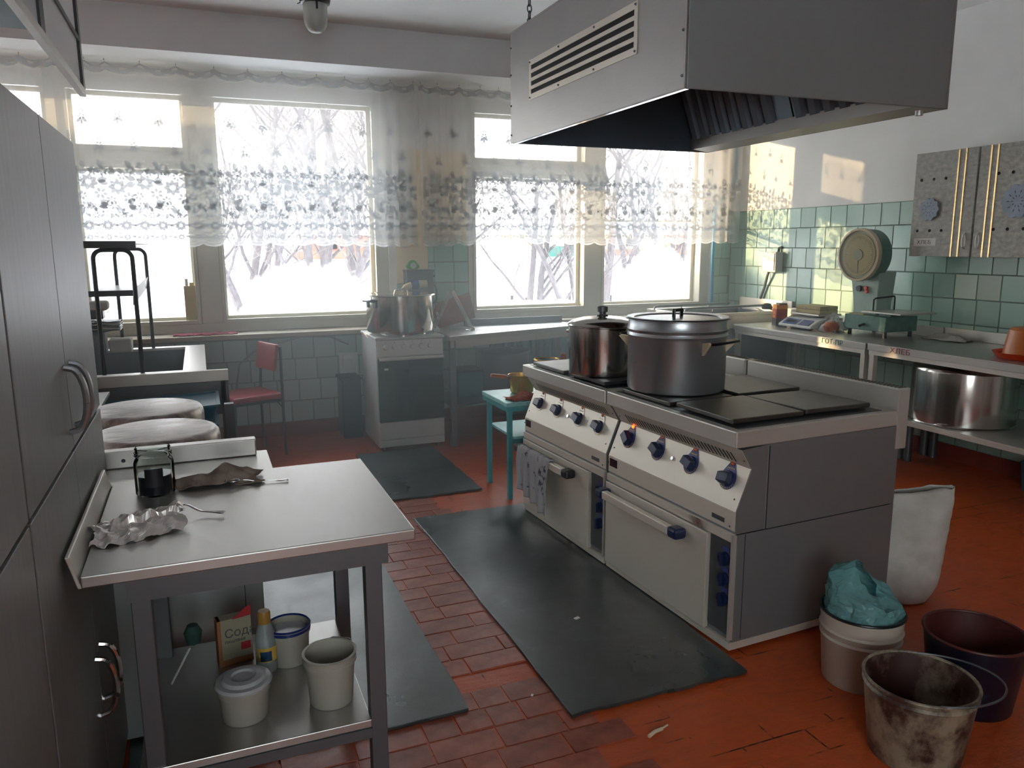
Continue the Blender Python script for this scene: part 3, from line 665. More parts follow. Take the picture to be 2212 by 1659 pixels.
# filter banks: ribs running up the slope
fm = MB(); fa, fb = Vector((2.665, 0, 2.10)), Vector((2.52, 0, 2.50))
for (ya, yb) in ((3.16, 3.86), (2.33, 3.04)):
    n = int((yb-ya)/.085)
    for k in range(n):
        y = ya+(yb-ya)*k/n; w = (yb-ya)/n
        r_ = MB()
        pts = [(y, 0), (y+w*.15, .022), (y+w*.5, .03), (y+w*.62, .004), (y+w, 0)]
        vs = [(fa.x-q, p, fa.z-q*.3) for p, q in pts]+[(fb.x-q, p, fb.z-q*.3) for p, q in pts]
        r_.add(vs, [(i, i+1, i+6, i+5) for i in range(4)]); o = r_.build('filter_rib', 'filter', H, True)
MB().hexa([(2.66, 3.045, 2.10), (2.67, 3.045, 2.10), (2.67, 3.155, 2.10), (2.66, 3.155, 2.10), (2.515, 3.045, 2.5), (2.525, 3.045, 2.5), (2.525, 3.155, 2.5), (2.515, 3.155, 2.5)]).build('filter_divider', 'filter', H)
MB().box(2.38, 2.33, 2.50, 2.66, 3.86, 2.51).build('inner_baffle', 'inner', H)
MB().cyl((2.73, 2.4, 2.02), (2.73, 2.4, 2.04), .015, 12).build('drain_plug', 'steel', H)
# grille
vy0, vy1, vz0, vz1 = 2.622, 3.628, 2.208, 2.392
gr = MB(); X = hx0-.004; ns = 4; e = .022; sl = .021; gap = (vz1-vz0-.026*2-ns*sl)/(ns-1)
gr.box(X, vy0, vz0, hx0-.0005, vy1, vz0+.026); gr.box(X, vy0, vz1-.026, hx0-.0005, vy1, vz1)
gr.box(X, vy0, vz0+.026, hx0-.0005, vy0+e, vz1-.026); gr.box(X, vy1-e, vz0+.026, hx0-.0005, vy1, vz1-.026)
z = vz0+.026
for k in range(ns-1): gr.box(X, vy0+e, z+sl, hx0-.0005, vy1-e, z+sl+gap); z += sl+gap
G = gr.build('vent_grille', 'steel_v', H)
MB().box(hx0-.0012, vy0+e, vz0+.026, hx0-.0002, vy1-e, vz1-.026).build('slot_opening', 'dark', G)
def rivet(parent, p, r=.0055, d=(-1, 0, 0), mat='steel_d', name='rivet'):
    p = Vector(p); d = Vector(d); MB().tube([p, p+d*.004, p+d*.006], r, 10, r2=r*.4).build(name, mat, parent, True)
for y in (vy0+.012, (vy0*2+vy1)/3, (vy0+vy1*2)/3, vy1-.012):
    for z in (vz0+.011, vz1-.011): rivet(G, (X, y, z), .005)
for y in (hy0+.012, hy1-.012):
    for z in (2.075, 2.22, 2.37, 2.5): rivet(H, (hx0, y, z))
CH = thing('chain', 'steel hanging chain at the far corner of hood', 'chain', (1.64, 3.83, 0))
k = 0; z = 2.575
while z < ZC-.01:
    pts = [(.011*cos(a)*(1 if k % 2 else 0), .011*cos(a)*(0 if k % 2 else 1), z+.02+.02*sin(a)) for a in [2*pi*i/12 for i in range(12)]]
    MB().tube(pts, .0035, 6, True).build('link', 'steel_d', CH, True); z += .031; k += 1

# ------------------------------------------------------------------ electric ranges
def rng_local(t, near):
    Wd, D = .866, .80
    b = MB(); b.prism([(.03, .792), (.08, .714), (.017, .56), (.017, .478), (.15, .478), (.15, .80)], 'y', 0, Wd).build('console_side', 'stove_side', t)
    sk1 = MB(); nv = Vector((-.842, 0, -.54))*.0015; pa, pb_ = Vector((.03, 0, .792)), Vector((.08, 0, .714)); e1 = Vector((0, .003, 0)); e2 = Vector((0, Wd-.003, 0))
    sk1.hexa([tuple(v) for v in (pb_+e1, pb_+e2, pa+e2, pa+e1)]+[tuple(v+nv) for v in (pb_+e1, pb_+e2, pa+e2, pa+e1)]).build('vent_strip', 'steel_v', t)
    MB().box(.0145, .003, .487, .0172, Wd-.003, .5595).build('lower_strip', 'steel_v', t, bevel=.0008)
    MB().box(.024, 0, .052, .835, Wd, .475).build('oven_body', 'stove_side', t, bevel=.003)
    MB().box(.1515, .001, .4755, .835, Wd-.001, .80).build('upper_body', 'stove_side', t, bevel=.002)
    MB().box(.0, 0, .80, .81, Wd, .862).build('top_rim', 'steel', t, bevel=.005)
    MB().box(.812, .0, .70, .878, Wd, .95).build('rear_rail', 'steel', t, bevel=.006)
    q = MB()
    for k in range(48): q.box(.825, .012+k*.0176, .9495, .868, .012+k*.0176+.007, .9512)
    o = q.build('rail_slots', 'dark', t); o['kind'] = 'stuff'
    # slanted control panel skin, profile follows (x, z)
    def pan(u, y): # u 0 top .. 1 bottom of knob panel
        return Vector((.08+(.017-.08)*u, y, .714+(.56-.714)*u))
    nrm = Vector((-.154, 0, .063)).normalized() * -1; nrm = Vector((-(.714-.56), 0, .063)).normalized(); nrm = Vector((-.925, 0, .379))
    cp = MB(); p = [pan(0, .004), pan(0, Wd-.004), pan(1, Wd-.004), pan(1, .004)]
    cp.hexa([tuple(v) for v in (p[3], p[2], p[1], p[0])]+[tuple(v+nrm*.003) for v in (p[3], p[2], p[1], p[0])]).build('control_panel', 'steel_v', t, bevel=.001)
    # vent strip
    vp = MB(); a0, a1 = Vector((.03, 0, .792)), Vector((.08, 0, .714)); nn = Vector((-.842, 0, -.54))
    for k in range(34 if near else 34):
        y = .075+k*.0212; s0 = a0.lerp(a1, .32); s1 = a0.lerp(a1, .80)
        c = [s0+Vector((0, y, 0)), s0+Vector((0, y+.008, 0)), s1+Vector((0, y+.0, 0)), s1+Vector((0, y-.008, 0))]
        vp.add([tuple(v+nn*.0030) for v in c], [(0, 1, 2, 3)])
    o = vp.build('vent_slots', 'dark', t); o['kind'] = 'stuff'
    ys = (.755, .536, .314, .096) if near else (.748, .545, .322, .13)
    for i, y in enumerate(ys):
        c = pan(.30, y)+nrm*.0035; ez = (pan(0, 0)-pan(1, 0)).normalized(); ey = Vector((0, 1, 0))
        def pp(u, w, h=0): return tuple(c+ey*u+ez*w+nrm*h)
        pl = MB(); r = .042; ol = [(r*cos(a), r*sin(a)-.012) for a in [R_(150)+R_(240)*k/16 for k in range(17)]]+[(.010, .056), (0, .060), (-.010, .056)]
        n = len(ol); pl.add([pp(*q, 0) for q in ol]+[pp(*q, .0018) for q in ol], [tuple(range(n, 2*n))]+[(k, (k+1) % n, n+(k+1) % n, n+k) for k in range(n)])
        P_ = pl.build('dial_plate', 'navy2' if near else 'steel', t, rec=True)
        mk = MB()
        for k in range(11):
            a = R_(200)+R_(140)*k/10; mk.add([pp(.035*cos(a-.05), .035*sin(a-.05)-.012, .0024), pp(.040*cos(a-.05), .040*sin(a-.05)-.012, .0024), pp(.040*cos(a+.05), .040*sin(a+.05)-.012, .0024), pp(.035*cos(a+.05), .035*sin(a+.05)-.012, .0024)], [(0, 1, 2, 3)])
        for k in range(5): mk.add([pp(-.018+k*.008, .026, .0024), pp(-.013+k*.008, .026, .0024), pp(-.013+k*.008, .031, .0024), pp(-.018+k*.008, .031, .0024)], [(0, 1, 2, 3)])
        mk.build('dial_marks', 'yellow', P_)
        kb = MB(); cen = (0, -.012)
        ring = lambda rad, h: [pp(cen[0]+rad*cos(2*pi*k/20), cen[1]+rad*sin(2*pi*k/20), h) for k in range(20)]
        vs = ring(.031, .002)+ring(.029, .016); kb.add(vs, [tuple(range(20, 40))]+[(k, (k+1) % 20, 20+(k+1) % 20, 20+k) for k in range(20)])
        th = R_((35, 20, 15, -5)[i]) if near else R_((0, 5, 12, 8)[i])
        def gp(u, w, h): return pp(cen[0]+u*cos(th)-w*sin(th), cen[1]+u*sin(th)+w*cos(th), h)
        kb.hexa([gp(-.029, -.024, .012), gp(.029, -.024, .012), gp(.029, .024, .012), gp(-.029, .024, .012), gp(-.029, -.016, .034), gp(.029, -.016, .034), gp(.029, .016, .034), gp(-.029, .016, .034)])
        kb.build('knob', 'navy', t, rec=True, bevel=.002)
        lc = Vector(pp(0, .046, .0015)); MB().tube([lc, lc+nrm*.005, lc+nrm*.008], .0085, 12, r2=.004).build('indicator_lamp', 'lamp_on' if (near and i == 0) else 'lamp_off', t, True)
    c = pan(.42, .43)+nrm*.003; MB().tube([c, c+nrm*.006], .008, 12).build('push_button', 'chrome', t)
    # lower strip: display and badge
    MB().box(.013, .79, .515, .0146, .85, .552).build('display', 'display', t)
    MB().box(.013, .06, .505, .0146, .13, .522).build('badge', 'steel_d', t)
    for (yy, zz) in ((.03, .50), (.03, .60), (.84, .60), (.862, .53), (.02, .745), (.845, .745)):
        u = (.714-zz)/.154; xx = .017 if zz < .56 else .08-.063*u
        if zz > .714: xx = .062
        rivet(t, (xx, yy, zz), .005, name='screw')
    # strip above door (gap line) and door
    MB().box(.006, .004, .445, .0235, Wd-.004, .478).build('door_lintel', 'steel_v', t, bevel=.001)
    if near:
        MB().add([(.0052, .13, .446), (.0052, .27, .446), (.0052, .27, .4775), (.0052, .13, .4775)], [(0, 1, 2, 3)]).build('rust_stain', 'ruststain', t)
    MB().box(.0, .138, .052, .0235, Wd-.006, .440).build('oven_door', 'steel_v', t, bevel=.002)
    d = None
    hz_ = .395
    for (y, s) in ((Wd-.03, 1), (.285, -1)):
        e = MB(); e.hexa([(-.055, y-.028, hz_-.022), (.0, y-.045*(-s)-.03, hz_-.018), (.0, y-.045*(-s)+.03, hz_-.018), (-.055, y+.028, hz_-.022), (-.055, y-.028, hz_+.02), (.0, y+.045*s-.03, hz_+.024), (.0, y+.045*s+.03, hz_+.024), (-.055, y+.028, hz_+.02)]) if False else e.box(-.058, y-.03, hz_-.022, 0, y+.03, hz_+.022)
        e.build('handle_bracket', 'navy' if near else 'iron', t, bevel=.012)
    MB().box(-.056, .315, hz_-.017, -.026, Wd-.06, hz_+.020).build('handle_bar', 'steel_v', t, bevel=.004)
    # recessed knob column
    MB().box(.016, .006, .075, .0238, .13, .440).build('side_recess', 'steel_d', t)
    MB().box(.006, -.0005, .062, .0238, .010, .475).build('corner_post', 'steel', t)
    for z in (.37, .29, .21):
        MB().tube([(.017, .045, z), (.0, .045, z)], .026, 20).build('oven_knob', 'navy', t, True)
        MB().box(.0145, .025, z+.027, .0158, .065, z+.045).build('knob_plate', 'navy2', t)
        MB().box(-.012, .041, z-.024, .0, .049, z+.024).build('knob_grip', 'navy', t, bevel=.001)
    MB().box(.012, .0, .022, .835, Wd, .0515).build('plinth', 'steel_v', t)
    for (x, y) in ((.10, .08), (.10, Wd-.08), (.75, .08), (.75, Wd-.08)): MB().tube([(x, y, .0), (x, y, .0215)], .022, 12).build('foot', 'steel_d', t)
    # thin panel joints on the near side
    MB().box(.157, -.0012, .478, .159, 0, .795).box(.02, -.0012, .474, .81, 0, .4765).box(.062, -.0012, .06, .064, 0, .472).build('panel_joint', 'dark', t)
    return t
A3 = R_(3)
def place(x, y): return (1.723+x*cos(A3)-y*sin(A3), 2.166+x*sin(A3)+y*cos(A3))
r1 = thing('electric_range', 'nearer electric range with blue knobs and bare grey hotplates', 'stove', (1.723, 2.166, 0), A3)
rng_local(r1, True)
px_, py_ = place(0, .884)
r2 = thing('electric_range', 'farther electric range with towel on its oven handle', 'stove', (px_, py_, 0), A3)
rng_local(r2, False)
def hotplate(t, x, y, w, d, z, tilt=(0, 0), mat='plate'):
    o = MB().box(-w/2, -d/2, -.009, w/2, d/2, .009).build('hotplate', mat, t, bevel=.004); o.location = (x, y, z); o.rotation_euler = (tilt[0], tilt[1], 0)
for t in (r1, r2): MB().box(.03, .03, .861, .76, .836, .8635).build('spill_tray', 'steel_d', t)
hotplate(r1, .21, .235, .345, .335, .882, (.012, .004)); hotplate(r1, .565, .235, .345, .335, .880, (-.01, .012))
hotplate(r1, .565, .615, .345, .345, .884, (.012, 0)); hotplate(r1, .205, .625, .33, .345, .874)
hotplate(r2, .2, .225, .34, .345, .880, (.0, .004), 'iron'); hotplate(r2, .565, .225, .345, .345, .878, mat='iron'); hotplate(r2, .2, .62, .34, .345, .876, mat='plate'); hotplate(r2, .565, .62, .345, .345, .876, mat='plate')
tw = MB()
def towel(u, v):
    y = .66-.37*u*(1-.08*v)+.01*sin(v*5); L_ = .235*v*(1+.12*u+(.12 if u > .72 else 0))
    zz = .418-L_-.02*sin(u*3)*v; xx = -.062-.010*sin(u*26+v)*v-.004*sin(u*50)
    if v < .12: xx = -.022-.040*(v/.12); zz = .418+.004*sin(v/.12*pi)
    return (xx, y+.14, zz)
o = tag(tw.grid(towel, 46, 30).build('kitchen_towel', 'towel', None, True, solid=.003), 'grey kitchen towel with dark flowers over oven handle', 'towel'); o.location = (px_, py_, 0); o.rotation_euler.z = A3

# ------------------------------------------------------------------ pots on the ranges
def bar_handle(t, r, z, ang, w=.05, out=.04, rad=.005, mat='chrome', name='handle'):
    c, s = cos(ang), sin(ang)
    def q(a, b, h): return (a*c-b*s, a*s+b*c, z+h)
    MB().tube([q(r-.004, -w, 0), q(r+out*.7, -w, .004), q(r+out, -w*.75, .006), q(r+out, w*.75, .006), q(r+out*.7, w, .004), q(r-.004, w, 0)], rad, 8).build(name, mat, t, True)
def stockpot(name, label, loc, r, h, mat, rim=.008, beads=(), n=64):
    t = thing(name, label, 'pot', loc); pr = [(0.001, 0), (r*.94, 0), (r*.985, .006), (r, .018)]
    for z in beads: pr += [(r, z-.012), (r+.006, z), (r, z+.012)]
    pr += [(r, h-.006), (r+rim, h-.003), (r+rim, h), (r-.003, h), (r-.004, h-.01), (r-.004, .02), (.001, .006)]
    MB().lathe(pr, n).build('body', mat, t, True, rec=True); return t
big = stockpot('stockpot', 'tall aluminium stockpot with ridged neck on nearer range', (1.935, 2.87, .885), .213, .315, 'alu', .014, (.245, .270), 72)
MB().lathe([(.222, .318), (.218, .322), (.19, .318), (.185, .312), (.12, .318), (.03, .320), (.001, .320)], 64).build('lid', 'alu', big, True, rec=True)
MB().tube([(-.035*cos(.5), -.035*sin(.5), .32), (-.035*cos(.5), -.035*sin(.5), .348), (.035*cos(.5), .035*sin(.5), .348), (.035*cos(.5), .035*sin(.5), .32)], .008, 8).build('lid_handle', 'black', big)
for base in (-69, 111):
    for da in (-24, 24):
        a = R_(base+da); c, s = cos(a), sin(a); br = MB(); th = .006
        tri = [(.210, .17), (.262, .225), (.252, .232), (.210, .225)]
        vs = []
        for sg in (-th, th): vs += [(p[0]*c-sg*s, p[0]*s+sg*c, p[1]) for p in tri]
        br.add(vs, [(3, 2, 1, 0), (4, 5, 6, 7)]+[(i, (i+1) % 4, 4+(i+1) % 4, 4+i) for i in range(4)]).build('handle_bracket', 'bezel', big, rec=True)
    bar_handle(big, .235, .222, R_(base), .085, .03, .006, 'black')
sm = stockpot('saucepan', 'wide steel saucepan with domed lid on the farther range', (1.815, 3.335, .8895), .163, .24, 'pot', .005, (), 64)
MB().lathe([(.172, .243), (.168, .25), (.15, .262), (.10, .276), (.05, .283), (.001, .285)], 64).build('lid', 'pot', sm, True)
MB().lathe([(.001, .283), (.026, .284), (.028, .290), (.016, .293), (.016, .30), (.025, .304), (.026, .328), (.018, .332), (.001, .332)], 24).build('lid_knob', 'steel_d', sm, True, rec=True)
for a in (-68, 112): bar_handle(sm, .162, .195, R_(a), .05, .035, .006, 'chrome')

# ------------------------------------------------------------------ white cooker and its pot
ck = thing('white_cooker', 'narrow white electric cooker with glass oven door', 'cooker', (1.155, 5.52, 0))
MB().box(0, .012, .03, .505, .55, .835).build('cabinet_body', 'enamel', ck, bevel=.004)
MB().box(-.008, -.004, .836, .513, .56, .856).build('hob_top', 'enamel', ck, bevel=.005)
MB().box(.005, -.006, .715, .50, .011, .833).build('control_panel', 'white', ck, bevel=.002)
for k in range(6):
    x = .065+k*.067; MB().tube([(x, -.007, .785), (x, -.020, .785), (x, -.024, .785)], .021, 20, r2=.015).build('knob', 'white', ck, True)
    MB().box(x-.0015, -.0075, .814, x+.0015, -.006, .822).build('knob_mark', 'ink', ck)
MB().box(.006, -.008, .228, .500, .011, .700).build('oven_door', 'oven_glass', ck, bevel=.002)
MB().box(.04, -.0092, .27, .466, -.0082, .64).build('door_window', 'oven_glass', ck)
MB().box(.05, -.0095, .615, .08, -.0085, .63).build('sticker', 'white_p', ck)
MB().tube([(.012, -.035, .700), (.494, -.035, .700)], .012, 12).box(.02, -.035, .692, .035, -.006, .708).box(.47, -.035, .692, .485, -.006, .708).build('door_handle', 'white', ck, True)
MB().box(.006, -.004, .095, .500, .011, .222).build('drawer_front', 'enamel', ck, bevel=.003)
MB().box(.006, .0, .035, .500, .011, .088).build('kick_panel', 'enamel', ck, bevel=.002)
for x in (.04, .465):
    for y in (.05, .5): MB().tube([(x, y, 0), (x, y, .03)], .015, 10).build('foot', 'black', ck)
MB().lathe([(.175, .857), (.175, .866), (.165, .869), (.16, .862)], 48, .25, .2).build('burner_ring', 'chrome', ck, True, rec=True)
MB().lathe([(.001, .866), (.13, .872), (.14, .868), (.14, .858)], 40, .25, .2).build('burner', 'iron', ck, True, rec=True)
ep = stockpot('wide_pot', 'wide steel cooking pot with lid on the white cooker', (1.395, 5.76, .873), .25, .275, 'pot', .012, (), 72)
MB().lathe([(.272, .277), (.268, .284), (.24, .279), (.10, .284), (.001, .285)], 64).build('lid', 'pot', ep, True)
MB().tube([(-.055, -.06, .283), (-.045, -.06, .312), (-.03, -.06, .318), (.03, -.06, .318), (.045, -.06, .312), (.055, -.06, .283)], .006, 8).build('lid_handle', 'steel', ep, True)
for a in (200, 20):
    bar_handle(ep, .25, .235, R_(a), .05, .045, .007, 'steel_d')
    for da in (-.2, .2):
        c, s = cos(R_(a)+da), sin(R_(a)+da); MB().box(-.008, -.012, .19, .008, .012, .24).xf(Matrix.Translation((.254*c, .254*s, 0)) @ Matrix.Rotation(R_(a)+da, 4, 'Z')).build('handle_lug', 'steel_d', ep)

# ------------------------------------------------------------------ turquoise side table with pan
st = thing('side_table', 'small turquoise metal side table behind the range', 'table', (0, 0, 0))
MB().box(1.62, 4.13, .575, 2.35, 4.56, .60).build('table_top', 'turq_top', st, bevel=.003)
MB().box(1.625, 4.135, .545, 2.345, 4.145, .574).box(1.625, 4.145, .545, 1.635, 4.545, .574).box(1.625, 4.545, .545, 2.345, 4.555, .574).build('apron', 'turq', st)
for (x, y) in ((1.655, 4.17), (1.655, 4.52), (2.31, 4.17), (2.31, 4.52)): MB().box(x-.014, y-.014, 0, x+.014, y+.014, .575).build('leg', 'turq', st, bevel=.002)
MB().box(1.67, 4.145, .375, 2.30, 4.545, .39).build('shelf', 'turq_top', st); MB().box(1.67, 4.14, .35, 2.30, 4.1495, .3745).build('shelf_rail', 'turq', st)
pn = thing('small_pan', 'yellow metal pan with wooden handle on turquoise table', 'pan', (1.83, 4.40, .60))
MB().lathe([(.001, 0), (.06, 0), (.072, .01), (.085, .115), (.088, .118), (.084, .116), (.07, .012), (.001, .004)], 40).build('body', 'brass', pn, True, rec=True)
MB().tube([(-.08, -.01, .10), (-.12, -.015, .112)], .006, 8).build('ferrule', 'steel_d', pn); MB().tube([(-.11, -.015, .11), (-.19, -.02, .125), (-.215, -.022, .128)], .013, 12, r2=.011).build('handle', 'wood', pn, True)
def rag(name, mat, label, loc, sx, sy, h, seed, cat='cloth', rz=0):
    m = MB()
    def f(u, v):
        x, y = (u-.5)*2, (v-.5)*2; d = max(0, 1-(abs(x)**2.2+abs(y)**2.2)**.6)
        return (x*sx/2*(1+.1*sin(v*9+seed)), y*sy/2*(1+.1*sin(u*8+seed)), .004+h*d**.6*(.6+.4*sin(u*7+seed)*cos(v*5+seed)))
    m.grid(f, 30, 24); crumple(m, h*.22, seed, 16); crumple(m, h*.12, seed+2, 45); mn = min(v[2] for v in m.v); m.v = [(a, b, max(.001, c-mn*.7)) for a, b, c in m.v]
    o = tag(m.build(name, mat, None, True, solid=.002), label, cat); o.location = loc; o.rotation_euler.z = rz; return o
rag('oven_cloth', 'rag_red', 'rust-coloured cloth crumpled on turquoise table corner', (1.76, 4.22, .60), .20, .15, .045, 3)
t = thing('glass_bowl', 'green-rimmed bowl behind the pan on turquoise table', 'bowl', (2.03, 4.47, .60))
MB().lathe([(.001, 0), (.04, 0), (.075, .17), (.079, .19), (.075, .188), (.038, .004), (.001, .004)], 32).build('body', 'glass', t, True); MB().lathe([(.079, .185), (.083, .19), (.079, .197), (.075, .19)], 32).build('rim', 'brass', t, True)
t = thing('wooden_spoon', 'wooden spoon leaning behind the range top corner', 'spoon', (2.13, 4.38, .60))
MB().tube([(0, 0, 0.003), (-.01, .02, .19)], .006, 8).build('spoon_handle', 'wood', t); MB().lathe([(.001, -.03), (.018, -.015), (.02, 0), (.015, .02), (.001, .028)], 16, -.011, .022, .21).build('spoon_bowl', 'wood', t, True)

# ------------------------------------------------------------------ tables by the window (centre)
wt = thing('steel_table', 'steel table beside the white cooker under the window', 'table', (0, 0, 0))
top = [(1.685, 5.44), (2.98, 5.80), (2.92, 6.11), (1.72, 6.11)]
MB().prism(top, 'z', .815, .85).build('table_top', 'steel_w', wt, bevel=.003)
MB().prism([(1.70, 5.46), (2.96, 5.81), (2.95, 5.83), (1.70, 5.48)], 'z', .76, .814).build('apron', 'steel', wt)
MB().box(2.02, 6.095, .8505, 2.92, 6.11, .905).build('back_upstand', 'steel_d', wt, bevel=.002)
for (x, y) in ((1.72, 5.49), (2.90, 5.83), (1.76, 6.06), (2.86, 6.06)): MB().box(x-.022, y-.022, 0, x+.022, y+.022, .814).build('leg', 'steel_d', wt, bevel=.002)
MB().prism([(1.70, 5.48), (2.90, 5.82), (2.90, 6.08), (1.74, 6.08)], 'z', .30, .32).build('lower_shelf', 'steel_d', wt)
t = thing('cooking_pot', 'large brownish steel pot on lower shelf of window table', 'pot', (2.28, 5.86, .3205))
MB().lathe([(.001, 0), (.20, 0), (.205, .01), (.205, .33), (.212, .335), (.20, .335), (.198, .02), (.001, .01)], 48).build('body', 'steel_d', t, True, rec=True)
MB().lathe([(.214, .336), (.21, .345), (.05, .36), (.001, .36)], 40).build('lid', 'black', t, True)
t = thing('storage_box', 'dark box on lower shelf next to large pot', 'box', (1.95, 5.86, .3205))
MB().box(-.11, -.12, 0, .10, .12, .20).build('box_body', 'teal_d', t, bevel=.004); MB().box(-.12, -.125, .2005, .105, .125, .215).build('box_lid', 'black', t)
# radiator
rd = thing('radiator', 'teal ribbed cast-iron radiator under the right window', 'radiator', (2.35, 6.25, 0))
for k in range(20):
    x = k*.078; MB().box(x, -.055, .16, x+.05, .055, .72).build('fin', 'rad', rd, bevel=.018, seg=3)
MB().tube([(-.05, 0, .22), (1.60, 0, .22)], .02, 10).build('lower_pipe', 'rad', rd); MB().tube([(-.05, 0, .66), (1.60, 0, .66)], .02, 10).build('upper_pipe', 'rad', rd)
for x in (.1, 1.4): MB().box(x, -.03, 0, x+.02, .03, .16).build('bracket_foot', 'rad', rd)
pp_ = thing('heating_pipe', 'blue painted heating pipe bending down the window corner', 'pipe', (0, 0, 0))
MB().tube([(4.84, 6.30, 3.04), (4.84, 6.30, 2.13), (4.83, 6.30, 2.08), (4.66, 6.30, 1.88), (4.63, 6.30, 1.83), (4.625, 6.30, 1.4), (4.63, 6.30, .87)], .016, 14).build('pipe_run', 'pipe', pp_, True)
MB().tube([(4.844, 6.30, 2.16), (4.844, 6.30, 2.19)], .02, 14).build('pipe_collar', 'pipe', pp_)
# pier: cabinet box, clock, plug, boards
eb = thing('junction_box', 'grey metal switch box mounted on the window pier', 'box', (1.69, 6.345, 0))
MB().box(-.115, -.12, 1.10, .11, 0, 1.305).build('case', 'steel_d', eb, bevel=.004); MB().box(-.12, -.128, 1.3, .115, .0, 1.316).build('case_lid', 'steel_d', eb, bevel=.002)
MB().tube([(.112, -.05, 1.26), (.14, -.05, 1.262)], .008, 8).build('switch_lever', 'black', eb); MB().tube([(.112, -.05, 1.22), (.16, -.04, 1.15), (.16, -.03, 1.06), (.12, -.03, 1.03)], .0035, 6).build('cable', 'black', eb, True)
pg = thing('power_plug', 'blue and cream power plug in front of the switch box', 'plug', (1.62, 6.19, 1.20))
MB().tube([(-.10, 0, -.045), (-.07, 0, -.02), (-.02, 0, -.008)], .014, 14, r2=.03).build('plug_body', 'bezel', pg, True); MB().tube([(-.02, 0, -.005), (.04, 0, 0)], .034, 16).build('collar', 'blue_pl', pg, True)
MB().tube([(.04, 0, 0), (.11, 0, .004)], .034, 16, r2=.03).build('socket_body', 'bezel', pg, True); MB().box(-.07, -.02, .024, .0, .02, .032).build('cap_flap', 'blue_pl', pg)
MB().tube([(.09, 0, .0), (.10, .06, .0)], .02, 10).build('mount_stub', 'bezel', pg)
ac = thing('alarm_clock', 'small lime green alarm clock on the switch box', 'clock', (1.640, 6.28, 1.316))
q = MB(); q.prism([(.050*cos(a)*(1+.16*cos(3*(a-pi/2))), .036+.036*sin(a)*(1+.16*cos(3*(a-pi/2)))) for a in [2*pi*k/30 for k in range(30)]], 'y', -.018, .018).build('clock_case', 'green', ac, rec=True, bevel=.004)
MB().tube([(0, -.0185, .034), (0, -.0205, .034)], .024, 24).build('dial', 'white_p', ac); MB().box(-.001, -.0215, .034, .001, -.0207, .05).box(0, -.0215, .033, .014, -.0207, .035).build('hands', 'black', ac)
cb = thing('cutting_board', 'brown cutting board with slotted hand hole by window', 'board', (1.915, 6.01, .853))
q = MB(); ol = [(-.14, .0), (.17, .075), (.135, .285), (-.13, .215), (-.165, .17), (-.185, .13), (-.165, .03)]
n = len(ol); q.prism(ol, 'y', -.009, .009).build('panel', 'board', cb, bevel=.003, rec=True)
MB().box(-.160, -.0105, .075, -.140, -.0095, .13).build('hand_hole', 'white_p', cb)
cb.rotation_euler = (R_(-12), 0, 0); cb.location.y = 5.99
ar = thing('wire_rack', 'chrome A-shaped wire rack in front of cutting board', 'rack', (1.82, 5.82, .85))
for k in range(4):
    y = -.06+k*.03; MB().tube([(-.15, y, .03), (-.005, y, .32), (.005, y, .32), (.16, y, .02)], .0035, 6).build('wire_arch', 'chrome', ar, True)
MB().tube([(-.15, -.07, .03), (-.15, .04, .03)], .004, 6).tube([(.16, -.07, .02), (.16, .04, .02)], .004, 6).build('cross_wire', 'chrome', ar)
MB().box(-.17, -.09, 0.001, -.12, .05, .028).build('rack_foot', 'white', ar); MB().box(.14, -.07, .001, .17, .04, .018).build('rack_foot', 'white', ar)
def spoon(name, label, loc, L_, rz, mat='chrome', bowl=.022, flip=1, lift=.012):
    t = thing(name, label, 'spoon', loc, rz); n = 10
    m = MB(); vs = []
    w = lambda u: .0035 if u < .75 else .0035+.005*sin((u-.75)/.25*pi*.6)
    def f(u, v): return (bowl*2+u*(L_-bowl*2), (v-.5)*2*w(u), .003+lift*math.exp(-((u-.05)/.25)**2)+.002)
    m.grid(f, 24, 2); m.build('spoon_handle', mat, t, True, solid=.0018)
    b = MB(); b.grid(lambda u, v: (bowl+bowl*1.05*(v)*cos(u*2*pi), bowl*.66*v*sin(u*2*pi), .003+(.010*(1-v*v) if flip < 0 else .010*v*v)+.002), 24, 6)
    b.build('spoon_bowl', mat, t, True, solid=.0012); return t
spoon('ladle_spoon', 'spoon lying beside the wire rack on window table', (1.90, 5.70, .85), .15, R_(20))

# sill items
o = tag(MB().grid(lambda u, v: (-.21+.45*u, 6.17+.14*v+.012*sin(u*20), .8625+.006+.004*sin(u*33)*cos(v*9)), 40, 12).build('sill_cloth', 'pink', None, True, solid=.006), 'red woven cloth lying on the left window sill', 'cloth')
nt = thing('paper_note', 'yellowed paper bag standing in the left casement corner', 'bag', (-.075, 6.44, .942))
MB().box(-.042, -.02, 0.001, .042, .02, .275).build('bag_body', 'paper_y', nt, bevel=.002); MB().box(0, -.018, .2755, .03, .018, .30).build('yellow_sponge', 'yellow', nt); MB().tube([(-.02, 0, .276), (-.02, 0, .33)], .012, 10).build('bottle_neck', 'white', nt)
